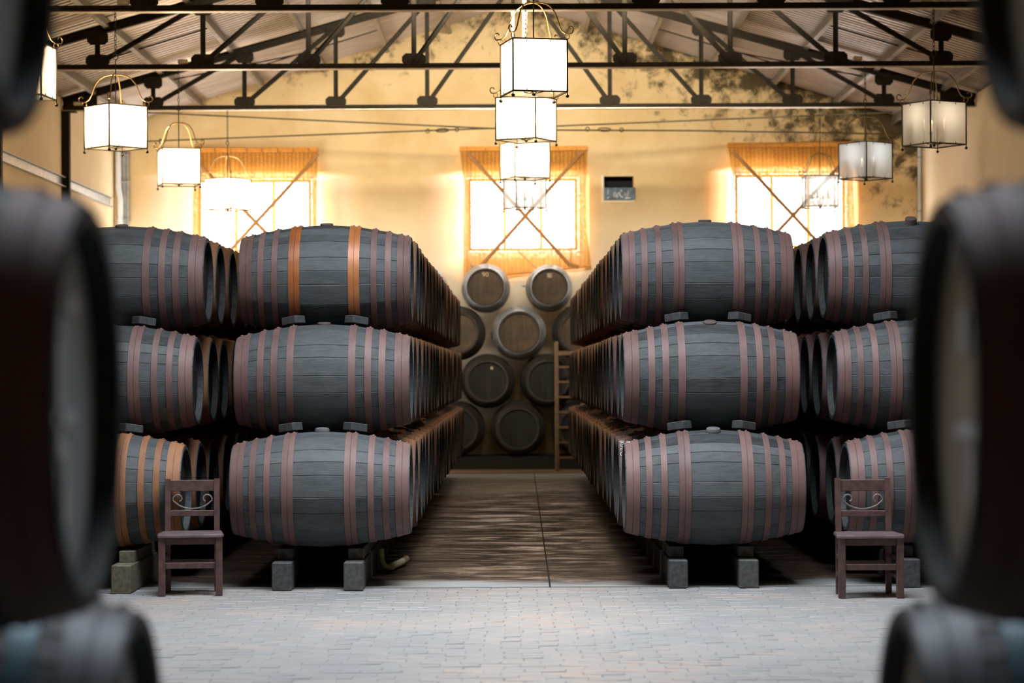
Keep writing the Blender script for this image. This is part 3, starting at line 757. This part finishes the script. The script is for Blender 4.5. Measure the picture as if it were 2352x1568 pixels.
ORD = ['front', 'second', 'third', 'fourth', 'fifth', 'sixth', 'seventh', 'eighth', 'ninth', 'tenth', 'eleventh', 'twelfth', 'thirteenth', 'fourteenth', 'fifteenth', 'sixteenth', 'seventeenth', 'eighteenth', 'nineteenth', 'twentieth', 'twenty-first', 'twenty-second']
P = 0.957; YF = 19.9
rows = {
 'inner left': dict(n=(22, 21, 20), x=(-1.577, -1.593, -1.602), z=(0.798, 1.690, 2.552), where='left of the aisle'),
 'inner right': dict(n=(22, 21, 20), x=(1.631, 1.644, 1.652), z=(0.798, 1.704, 2.568), where='right of the aisle'),
 'outer left': dict(n=(22, 21, 20), x=(-3.43, -3.39, -3.36), z=(0.798, 1.690, 2.552), where='at far left'),
 'outer right': dict(n=(22, 21, 20), x=(3.45, 3.41, 3.40), z=(0.798, 1.704, 2.568), where='at far right'),
}
styles = {('inner left', 0): 'wide', ('inner left', 1): 'narrow', ('inner left', 2): 'wide', ('inner right', 0): 'wide', ('inner right', 1): 'narrow', ('inner right', 2): 'wide',
          ('outer left', 0): 'wide', ('outer left', 1): 'wide', ('outer left', 2): 'narrow', ('outer right', 0): 'wide', ('outer right', 1): 'wide', ('outer right', 2): 'wide'}
bungs = {('inner left', 0): 'dome', ('inner right', 0): 'dome', ('inner left', 1): 'flat', ('outer right', 2): 'peg'}
tiers = ['bottom', 'middle', 'top']
spins = {('inner left', 0): 0.1, ('inner left', 1): 0.3, ('inner left', 2): 0.5, ('inner right', 0): 0.75, ('inner right', 1): 1.0, ('inner right', 2): 0.15, ('outer left', 0): 0.2, ('outer left', 1): 0.9, ('outer left', 2): 0.7, ('outer right', 0): 0.4, ('outer right', 1): 0.6, ('outer right', 2): 1.3}
for rn, r in rows.items():
    protos = {}
    for ti in range(3):
        grp = '%s row of stacked barrels, %s tier' % (rn, tiers[ti])
        for k in range(r['n'][ti]):
            y = YF + ti*P/2 + k*P
            st = styles[rn, ti] if k == 0 else random.choice(['wide', 'narrow'])
            lab = ('dark grey barrel with rusty hoops, front of %s tier, %s row %s' % (tiers[ti], rn.split()[0], r['where'])) if k == 0 else \
                  ('dark barrel, %s from front, %s tier, %s row %s' % (ORD[k], tiers[ti], rn.split()[0], r['where']))
            loc = (r['x'][ti] + (random.uniform(-0.012, 0.012) if k else 0), y, r['z'][ti])
            if k == 0:
                rust = ((-1, 0), (1, 0)) if (rn, ti) == ('inner left', 2) else ()
                barrel(loc, lab, grp, st, True, rust, spin=spins[rn, ti], bung=bungs.get((rn, ti), 'flat'), hoopset='wall' if (rn == 'outer left' and ti == 0) else None)
                continue
            hs = None if k < 4 and 'right' in rn else 'wall'
            if (st, hs) not in protos:
                protos[st, hs] = barrel(loc, lab, grp, st, spin=0.0, hoopset=hs)
            else:
                c = copy_tree(protos[st, hs]); c.location = (loc[0], loc[1], loc[2]-R); c['label'] = lab
                c['group'] = grp
                sp = random.uniform(0, 6)
                for ch in c.children:
                    if ch.name.startswith('barrel_body'): ch.rotation_euler[0] = sp
        if ti < 2: protos = {}

# painted marks on the aisle ends of two bottom barrels
def text_mesh(s, size, mat, ext=0.0015):
    cu = bpy.data.curves.new('t', 'FONT'); cu.body = s; cu.size = size; cu.extrude = ext; cu.align_x = 'CENTER'; cu.align_y = 'CENTER'; cu.resolution_u = 3
    o = bpy.data.objects.new('t', cu); me = bpy.data.meshes.new_from_object(o)
    me.materials.clear(); me.materials.append(mat); bpy.data.objects.remove(o); return me
def find(label_start):
    return [o for o in bpy.data.objects if o.get('label', '').startswith(label_start)][0]
b2 = find('dark barrel, second from front, bottom tier, inner row right')
for s_, xx, an in (('II', -0.69, 0.36), ('XIVIC', -0.692, 0.62)):
    rr0 = prof(xx)+0.0065
    M = Matrix.Translation((0, 0, R)) @ Matrix.Rotation(PI/2 + an, 4, 'X') @ Matrix.Translation((xx, 0, 0)) 
    me = text_mesh(s_, 0.085, M_CHALK)
    # wrap on the hoop: text runs down the front of the rim
    bent = []
    for v in me.vertices:
        x, y, z = v.co; a = PI/2 + an + x/rr0
        bent.append((xx - y*0.75, -0.0 + (rr0+z)*math.cos(a), (rr0+z)*math.sin(a)))
    for v, c in zip(me.vertices, bent): v.co = c
    obj('painted_mark', me, b2, (0, 0, R))
b1 = find('dark grey barrel with rusty hoops, front of bottom tier, inner row right')
me = text_mesh('8', 0.09, M_CHALK); rr0 = prof(-0.69)+0.0065
for v in me.vertices:
    x, y, z = v.co; a = PI/2+0.12 + x/rr0; v.co = (-0.69 - y*0.6, (rr0+z)*math.cos(a), (rr0+z)*math.sin(a))
obj('painted_mark', me, b1, (0, 0, R))

# ------------------------------------------------------------------ barrels stacked against the back wall, heads to the viewer
wl = [  # x, z centre, radius scale, tier text, place
 (0.08, 0.735, 1.045, 'bottom tier, middle'), (-1.02, 0.735, 1.045, 'bottom tier, left of the middle'), (1.18, 0.735, 1.045, 'bottom tier, behind the ladder'),
 (-2.12, 0.735, 1.045, 'bottom tier, far left, behind the left row'), (2.28, 0.735, 1.045, 'bottom tier, far right, behind the right row'),
 (-0.47, 1.585, 1.04, 'second tier, left of the middle gap'), (0.61, 1.585, 1.04, 'second tier, right of the middle gap'), (-1.57, 1.585, 1.04, 'second tier, hidden at left'), (1.73, 1.585, 1.04, 'second tier, hidden at right'),
 (0.10, 2.455, 1.04, 'third tier, middle'), (-1.0, 2.455, 1.04, 'third tier, half hidden at left'), (1.19, 2.455, 1.04, 'third tier, half hidden at right'),
 (-0.50, 3.265, 0.93, 'top tier, marked 90'), (0.65, 3.265, 0.90, 'top right, with tag'), (-1.64, 3.265, 0.93, 'top tier, peeking over the left row')]
for i, (x, z, sc, pl) in enumerate(wl):
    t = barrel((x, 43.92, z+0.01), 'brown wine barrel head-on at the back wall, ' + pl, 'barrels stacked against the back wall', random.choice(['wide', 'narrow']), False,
               spin=random.uniform(0, 6), bung='tap' if i >= 12 else 'flat', rz=-PI/2, heads=('dark', 'dark' if z > 2 else 'black'), boards=(False, True), body='brown', hoopset='lit_rim' if (z > 3 or i == 9) else 'brown', scale=sc)
    t.scale = (0.98, sc, sc)
    if i == 12: obj('painted_number', text_mesh('90', 0.13, M_CANDLE), t, (H-0.045, 0.0, R+0.24), (PI/2, 0, PI/2))
    if i == 13:
        g_ = obj('paper_tag', MB().bbox(H-0.05, H-0.046, -0.045, 0.045, R+0.185, R+0.27, 0.0015).mesh('paper_tag', M_CREAMP), t)
        obj('tag_number', text_mesh('10', 0.07, M_STRAP), g_, (H-0.044, 0.0, R+0.228), (PI/2, 0, PI/2))
    if i == 5: obj('paper_tag', MB().bbox(H-0.05, H-0.046, 0.05, 0.10, R+0.20, R+0.25, 0.0015).mesh('paper_tag', M_CREAMP), t)
t = thing('barrel_platform', 'long low black platform under the barrels at the back wall', 'platform', (0.1, 43.95, 0))
for y_ in (43.55, 44.25):
    obj('platform_beam', MB().bbox(-3.2, 3.2, y_-43.95-0.13, y_-43.95+0.13, 0.0, 0.25, 0.01).mesh('platform_beam', M_PLAT), t)
for i in range(9): obj('cross_piece', MB().box(-3.0+0.72*i, -2.85+0.72*i, -0.27, 0.27, 0.03, 0.17).mesh('cross_piece', M_PLAT), t)

# ladder leaning at the wall barrels
t = thing('ladder', 'tall narrow wooden ladder leaning on the wall barrels beside the right row', 'ladder', (0.76, 42.55, 0.012))
lean = math.atan(0.42/2.30)
ML = Matrix.Rotation(-lean, 4, 'X')
for x in (0.0, 0.46): obj('rail', MB().bbox(x-0.035, x+0.035, -0.03, 0.03, 0, 2.32, 0.006, M=ML).mesh('rail', M_LADDER), t)
for k in range(8): obj('rung', MB().box(0.03, 0.43, -0.018, 0.018, 0.22+0.27*k, 0.255+0.27*k, M=ML).mesh('rung', M_LADDER), t)
obj('top_board', MB().bbox(0.02, 0.44, -0.06, -0.02, 2.06, 2.13, 0.004, M=ML).mesh('top_board', M_LADDER), t)

# ------------------------------------------------------------------ timber runners, upper rails, wedges
def runner(x0, x1, y0, y1, ztop_, lab, m=M_TIMBER):
    t = thing('timber_runner', lab, 'beam', ((x0+x1)/2, y0, 0), 0, 'timber runners under the barrel rows')
    w = (x1-x0)/2
    obj('lower_beam', MB().bbox(-w, w, 0, y1-y0, 0, ztop_, 0.008).mesh('lower_beam', m), t)
    obj('upper_rail', MB().bbox(-w+0.02, w-0.015, 0.28, y1-y0, ztop_, 0.320, 0.004).mesh('upper_rail', m), t)
YE = 40.6
runner(-1.955, -1.797, 19.45, YE, 0.228, 'grey timber runner end under the inner left row, outer one')
runner(-1.377, -1.220, 19.45, YE, 0.228, 'grey timber runner end under the inner left row, beside the aisle', M_TIMBERL)
runner(1.247, 1.400, 19.52, YE, 0.228, 'grey timber runner end under the inner right row, beside the aisle')
runner(1.815, 1.972, 19.52, YE, 0.228, 'grey timber runner end under the inner right row, outer one', M_TIMBERL)
runner(-3.215, -3.06, 19.25, YE, 0.228, 'olive-brown timber runner end at far left beside the chair', M_TIMBERO)
runner(-3.85, -3.70, 19.35, YE, 0.228, 'timber runner at far left hidden behind the blurred barrels')
runner(3.13, 3.275, 19.5, YE, 0.228, 'grey timber runner end at far right behind the chair leg')
runner(3.70, 3.85, 19.5, YE, 0.228, 'timber runner at far right hidden behind the blurred barrels')
def wedge(xc, yc, zc, rz, tilt, lab):
    t = thing('wedge_block', lab, 'wedge', (xc, yc, zc), rz, 'wooden wedge blocks between the barrel tiers')
    M = Matrix.Rotation(tilt, 4, 'Y')
    obj('block', MB().bbox(-0.085, 0.085, -0.05, 0.07, 0.0, 0.067, 0.006, M=M).mesh('block', M_WEDGE), t)
names = {'inner left': 'inner left', 'inner right': 'inner right', 'outer left': 'far left', 'outer right': 'far right'}
for rn, r in rows.items():
    for ti in (0, 1):
        y = YF + ti*P/2
        for s in (-1, 1):
            if (rn, s) in (('outer left', -1), ('outer right', 1)): continue
            x = r['x'][ti] + s*0.27
            yo = 0.05
            zs_ = r['z'][ti] + math.sqrt(prof(0.27)**2 - yo**2) + 0.018
            wedge(x, y+yo, zs_, 0.72*s, 0.13*s, 'grey wedge block on the %s hoop side of the front %s barrel, %s stack' % ('left' if s < 0 else 'right', tiers[ti], names[rn]))
# ------------------------------------------------------------------ bent pipe under the left row
t = thing('bent_pipe', 'cream bent plastic pipe on the floor beside the inner left runner', 'pipe', (-1.13, 21.2, 0))
obj('pipe_elbow', MB().tube([(-0.04, -0.02, 0.21), (-0.035, -0.02, 0.12), (-0.02, 0.0, 0.06), (0.02, 0.06, 0.04), (0.04, 0.12, 0.045)], 0.026, 12).mesh('pipe_elbow', M_CREAMP, True), t)
obj('pipe_tail', MB().tube([(0.045, 0.14, 0.045), (0.10, 0.5, 0.045), (0.14, 0.9, 0.05)], 0.032, 12).mesh('pipe_tail', M_CREAMP, True), t)

# ------------------------------------------------------------------ foreground barrels, out of focus
fg = [(-1, 'left', 4.95, 0.895, 0.77, 'bottom'), (-1, 'left', 4.37, 1.69, 0.765, 'middle'), (-1, 'left', 3.85, 2.505, 0.79, 'top'),
      (1, 'right', 4.95, 0.895, 0.79, 'bottom'), (1, 'right', 4.37, 1.69, 0.77, 'middle'), (1, 'right', 3.85, 2.505, 0.80, 'top')]
for s, side, y, z, xh, tn in fg:
    hd = 'grey' if s < 0 else 'beige'
    t = barrel((s*(xh+H), y, z), 'blurred foreground barrel at the %s edge of the photo, %s of three' % (side, tn), 'blurred foreground barrels', 'wide', True,
               teal=((-s, 2), (-s, 1)) if tn == 'bottom' else (), hoopset='slate' if tn == 'bottom' else None, spin=0.4, heads=(hd, hd), boards=(s > 0, s < 0))
    q = -s  # the aisle head faces -s
    def mark(ya, yb, za, zb, xo=0.0):
        # chalk stroke on the aisle head, world y/z converted to local
        x = q*(H-0.048)
        M = Matrix.Identity(4)
        obj('chalk_mark', MB().bbox(min(x, x+q*0.003), max(x, x+q*0.003), ya-y, yb-y, za-z+R, zb-z+R, 0.001).mesh('chalk_mark', M_CHALK), t)
    if tn == 'middle' and s < 0:
        mark(4.30, 4.345, 1.60, 1.80); mark(4.35, 4.40, 1.48, 1.62); mark(4.23, 4.47, 1.655, 1.685); mark(4.40, 4.52, 1.86, 1.90)
    if tn == 'middle' and s > 0:
        mark(4.22, 4.46, 1.625, 1.655); mark(4.30, 4.34, 1.48, 1.62); mark(4.36, 4.42, 1.78, 1.86); mark(4.44, 4.49, 1.95, 2.0)
# bottom runners under the foreground barrels
for s, side in ((-1, 'left'), (1, 'right')):
    x = s*(0.79+H)
    for dx in (-0.30, 0.30):
        t = thing('barrel_cradle', 'timber cradle under the blurred %s foreground barrels, %s one' % (side, 'aisle-side' if dx*s < 0 else 'outer'), 'beam', (x+dx, 4.95, -0.02), 0, 'cradles under the foreground barrels')
        obj('beam', MB().bbox(-0.07, 0.07, -0.6, 0.45, 0, 0.34, 0.008).mesh('beam', M_TIMBER), t)
        obj('chock', MB().bbox(-0.06, 0.06, -0.12, 0.12, 0.34, 0.44, 0.004).mesh('chock', M_TIMBER), t)

# ------------------------------------------------------------------ chairs
def make_chair(lab, loc, rz, backshift=0.0):
    t = thing('wooden_chair', lab, 'chair', loc, rz, 'wooden chairs facing the cross aisle')
    W_, D_ = 0.252, 0.42     # half width front; depth
    WB = 0.218
    for s in (-1, 1):
        xa_ = s*(W_-0.028)
        obj('front_leg', MB().bbox(xa_-0.027, xa_+0.027, 0.0, 0.052, 0, 0.462, 0.004).mesh('front_leg', M_CHAIR), t)
        xb_ = s*(WB-0.022)
        # back post: straight below the seat, slightly raked above
        mb = MB(); pr = [(0.0, 0.375), (0.47, 0.375), (0.905, 0.425)]
        vs = []
        for (z, yy) in pr: vs += [(xb_-0.022, yy, z), (xb_+0.022, yy, z), (xb_+0.022, yy+0.042, z), (xb_-0.022, yy+0.042, z)]
        mb.add(vs, [(3,2,1,0), (8,9,10,11)] + [(4*i+k, 4*i+(k+1)%4, 4*i+4+(k+1)%4, 4*i+4+k) for i in range(2) for k in range(4)])
        obj('back_post', mb.mesh('back_post', M_CHAIR), t)
        obj('side_apron', MB().bbox(s*(W_-0.04)-0.011, s*(W_-0.04)+0.011, 0.052, 0.375, 0.40, 0.455, 0.003).mesh('side_apron', M_CHAIR), t)
        for z in (0.145, 0.285): 
            obj('side_stretcher', MB().bbox(s*(W_-0.04)-0.010, s*(W_-0.04)+0.010, 0.05, 0.38, z, z+0.028, 0.003).mesh('side_stretcher', M_CHAIR), t)
    obj('front_apron', MB().bbox(-W_+0.055, W_-0.055, 0.012, 0.034, 0.405, 0.455, 0.003).mesh('front_apron', M_CHAIR), t)
    obj('front_stretcher', MB().bbox(-W_+0.054, W_-0.054, 0.016, 0.038, 0.215, 0.262, 0.003).mesh('front_stretcher', M_CHAIR), t)
    obj('rear_stretcher', MB().bbox(-WB+0.04, WB-0.04, 0.385, 0.407, 0.215, 0.262, 0.003).mesh('rear_stretcher', M_CHAIR), t)
    # seat: rounded front, thin slab
    mb = MB(); pl = []
    for (x, yy) in ((-0.262, 0.03), (-0.25, -0.012), (-0.15, -0.022), (0.15, -0.022), (0.25, -0.012), (0.262, 0.03), (0.235, 0.40), (0.20, 0.41), (-0.20, 0.41), (-0.235, 0.40)): pl.append((x, yy))
    n_ = len(pl); cx, cy = 0, 0.2
    rings = [(0.96, 0.458), (1.0, 0.465), (1.0, 0.478), (0.975, 0.490), (0.6, 0.486)]
    vs = [(cx+(x-cx)*f, cy+(yy-cy)*f, z) for f, z in rings for x, yy in pl]
    fs = [tuple(reversed(range(n_))), tuple(range(4*n_, 5*n_))] + [(i*n_+k, i*n_+(k+1)%n_, (i+1)*n_+(k+1)%n_, (i+1)*n_+k) for i in range(4) for k in range(n_)]
    mb.add(vs, fs); obj('seat', mb.mesh('seat', M_SEAT), t)
    yb = lambda z: 0.375 + (z-0.47)*0.05/0.435 + 0.01
    obj('top_rail', MB().bbox(-WB+0.04, WB-0.04, yb(0.85), yb(0.85)+0.022, 0.805, 0.895, 0.004).mesh('top_rail', M_CHAIR), t)
    obj('lower_rail', MB().bbox(-WB+0.04, WB-0.04, yb(0.63), yb(0.63)+0.022, 0.605, 0.652, 0.004).mesh('lower_rail', M_CHAIR), t)
    # wrought scroll: a shallow bowl with curled ends
    pts = []
    for i in range(-10, 11):
        u = i/10.0; x = 0.145*u; z = 0.665 + 0.052*abs(u)**2.2; pts.append((x, z))
    def curl(s):
        c = (s*0.112, 0.742); o_ = []
        for i in range(1, 17):
            a = -0.55 + i*0.30; rr_ = 0.047*(1-0.036*i)
            o_.append((c[0]+s*rr_*math.cos(a), c[1]+rr_*math.sin(a)))
        return o_
    full = list(reversed(curl(-1))) + pts[2:-2] + curl(1)
    sc = MB().tube([(x, yb(0.73)+0.01, z) for x, z in full], 0.0065, 6)
    obj('iron_scroll', sc.mesh('iron_scroll', M_SCROLL, True), t)
    return t
make_chair('dark wooden chair with iron scroll back at left beside the olive-brown beam end', (-2.555, 19.05, 0), math.radians(5))
make_chair('dark wooden chair with iron scroll back at right, near the blurred right barrels', (2.745, 18.6, 0), math.radians(0.5))

# ------------------------------------------------------------------ lanterns
def scroll_arm(s=0.267, hgt=0.385):
    """arm from one corner (local +x diagonal) up to the rod; drawn in the (r, z) plane"""
    rc = s*math.sqrt(2)
    pts = []
    # outer curl
    c = (rc+0.035, 0.095)
    for i in range(0, 11):
        a = 2.9 - i*0.42; rr_ = 0.016 + 0.0026*i
        pts.append((c[0]+rr_*math.cos(a), c[1]+rr_*math.sin(a)))
    pts += [(rc-0.01, 0.055), (rc-0.055, 0.085), (rc-0.085, 0.14), (rc-0.105, 0.20), (rc-0.135, 0.27), (rc-0.185, 0.33), (rc-0.245, 0.365), (rc-0.31, 0.38), (0.0, hgt)]
    return pts
ARM = scroll_arm()
def tri(x): return x
def make_lantern_parts(metal_arm):
    s, h = 0.267, 0.50
    P_ = {}
    fr = MB(); b = 0.007
    for z in (0, h):
        for sg in (-1, 1):
            fr.box(-s, s, sg*s-b, sg*s+b, z-b, z+b).box(sg*s-b, sg*s+b, -s, s, z-b, z+b)
    for sx in (-1, 1):
        for sy in (-1, 1): fr.box(sx*s-b, sx*s+b, sy*s-b, sy*s+b, 0, h)
    for q in (-0.5, 0.4):   # glazing clips
        for z in (0.012, h-0.022):
            for sg in (-1, 1):
                fr.box(q*s-0.004, q*s+0.004, sg*(s+0.006)-0.003, sg*(s+0.006)+0.003, z-0.01, z+0.012)
                fr.box(sg*(s+0.006)-0.003, sg*(s+0.006)+0.003, q*s-0.004, q*s+0.004, z-0.01, z+0.012)
    P_['frame'] = fr.mesh('frame', M_IRON)
    P_['pane'] = MB().add([(-s+0.006, -s+0.004, 0.006), (s-0.006, -s+0.004, 0.006), (s-0.006, -s+0.004, h-0.006), (-s+0.006, -s+0.004, h-0.006)], [(0,1,2,3)]).mesh('glass_pane', M_GLASS)
    P_['ball'] = MB().tube([(0, 0, 0), (0, 0, -0.025)], 0.005, 6).ball((0, 0, -0.038), 0.018).mesh('corner_ball', M_IRON, True)
    arm = MB().tube([(r, 0, z) for r, z in ARM], 0.0075, 6)
    ring = [(s*math.sqrt(2)+0.026*math.cos(a*PI/6), 0, 0.030+0.030*math.sin(a*PI/6)) for a in range(12)]
    arm.tube(ring, 0.005, 6, True)
    P_['arm'] = arm.mesh('scroll_arm', metal_arm, True)
    # centre rod with top ring and bottom finial
    rod = MB().tube([(0, 0, 0.02), (0, 0, h+0.56)], 0.007, 6).ball((0, 0, 0.0), 0.020)
    rod.tube([(0.035*math.cos(a*PI/6), 0, h+0.595+0.035*math.sin(a*PI/6)) for a in range(12)], 0.006, 6, True)
    P_['rod'] = rod.mesh('centre_rod', M_IRON, True)
    ca = MB().tube([(0, 0, 0.05), (0.03, 0, 0.01), (0.09, 0, 0.02), (0.125, 0, 0.09), (0.13, 0, 0.15)], 0.006, 6)
    ca.lathe([(0.012, 0.15), (0.038, 0.158), (0.04, 0.164), (0.014, 0.17)], (0.13, 0, 0), 12)
    P_['candle_arm'] = ca.mesh('candle_arm', M_IRON, True)
    P_['candle'] = MB().lathe([(0.013, 0.168), (0.013, 0.25)], (0.13, 0, 0), 10).mesh('candle_sleeve', M_CANDLE, True)
    bp = [(0.008, 0.25), (0.016, 0.27), (0.014, 0.29), (0.003, 0.315)]
    P_['bulb'] = MB().lathe(bp, (0.13, 0, 0), 8).mesh('bulb', M_BULBOFF, True)
    P_['bulblit'] = MB().lathe(bp, (0.13, 0, 0), 8).mesh('bulb', M_BULB, True)
    return P_
LP = make_lantern_parts(M_BRASSIRON)
def chain_mesh(z0, z1):
    mb = MB(); L = 0.055; n_ = max(2, int(round((z1-z0)/L))); L = (z1-z0)/n_
    for i in range(n_):
        c = z0+L*(i+0.5); pts = []
        for k in range(10):
            a = 2*PI*k/10; u = 0.014*math.cos(a); v = (L*0.62)*math.sin(a)
            pts.append((u, 0, c+v) if i % 2 else (0, u, c+v))
        mb.tube(pts, 0.004, 5, True)
    return mb.mesh('chain', M_IRON)
def lantern(px, py_mid, Y, phi_deg, lit, lab, power=60, dim=0):
    x = (px-1180)*Y/F; zc = CAMZ + (855-py_mid)*Y/F; h = 0.50; z0 = zc-h/2
    # square corners lie at 45 deg from its axes; phi = azimuth of the near corner from -Y towards +X
    rz = math.radians(phi_deg) - PI/2 - PI/4 + PI/2 + PI/4*0
    t = thing('hanging_lantern', lab, 'lantern', (x, Y, z0), math.radians(phi_deg+45), 'square hanging lanterns')
    obj('frame', LP['frame'], t)
    for k in range(4):
        obj('glass_pane', LP['pane'], t, (0,0,0), (0, 0, k*PI/2))
        a = PI/4+k*PI/2; c = (0.267*math.sqrt(2)*math.cos(a), 0.267*math.sqrt(2)*math.sin(a))
        obj('corner_ball', LP['ball'], t, (c[0], c[1], -0.005))
        obj('scroll_arm', LP['arm'], t, (0, 0, h), (0, 0, a))
        ca = obj('candle_arm', LP['candle_arm'], t, (0,0,0), (0, 0, a+0.35))
        obj('candle_sleeve', LP['candle'], ca)
        obj('bulb', LP['bulblit'] if lit else LP['bulb'], ca)
    obj('centre_rod', LP['rod'], t)
    obj('chain', chain_mesh(h+0.63, ZC-0.012-z0), t)
    if lit:
        l = bpy.data.lights.new('lantern_light_or_fill', 'POINT'); l.energy = power; l.color = (1.0, 0.74, 0.42); l.shadow_soft_size = 0.10
        lo = bpy.data.objects.new('lantern_light_or_fill', l); COL.objects.link(lo); lo.parent = t; lo.location = (0, 0, 0.30)
    elif dim:
        l = bpy.data.lights.new('lantern_light_or_fill', 'POINT'); l.energy = dim[0]; l.color = dim[1]; l.shadow_soft_size = 0.05  # bulbs stay unlit; weak lamp added to brighten the glass
        lo = bpy.data.objects.new('lantern_light_or_fill', l); COL.objects.link(lo); lo.parent = t; lo.location = (0, 0, 0.36)
    return t
LW = 120
lantern(1229, 157, 23.4, -32, True, 'largest lit white glass lantern, top of the central column of lanterns', LW)
lantern(1211, 275, 28.9, 17, True, 'lit white glass lantern, second from the top in the central column', LW)
lantern(1208, 370, 34.4, -22.6, True, 'lit lantern in front of the middle blind, third in the central column', LW)
lantern(1207, 444, 39.7, -21.5, False, 'small bluish lantern against the middle window, lowest of the central column', LW, (4, (0.85, 0.95, 1.0)))
lantern(268.5, 289, 28.9, -2.4, True, 'large lit lantern hanging at left, left of the corner downpipe', LW)
lantern(413, 381, 34.4, -29.5, True, 'lit lantern at left, beside the edge of the left blind', LW)
lantern(525, 444, 39.7, 14, True, 'smallest lit lantern at left, in front of the left window', LW)
lantern(2148, 290, 28.9, -16, False, 'large dim beige lantern at far right beside the blurred barrel', LW, (5, (1.0, 0.84, 0.62)))
lantern(1990, 374, 34.4, -6, False, 'pale bluish frosted lantern showing candle arms, right of the right window', LW, (4.5, (0.86, 0.95, 1.0)))
lantern(1885.5, 444, 39.7, 44, False, 'smallest pale lantern in front of the right window', LW, (4, (0.85, 0.95, 1.0)))
lantern(53, 160, 23.4, 40, True, 'lit lantern mostly hidden behind the blurred barrels at the left edge', LW)
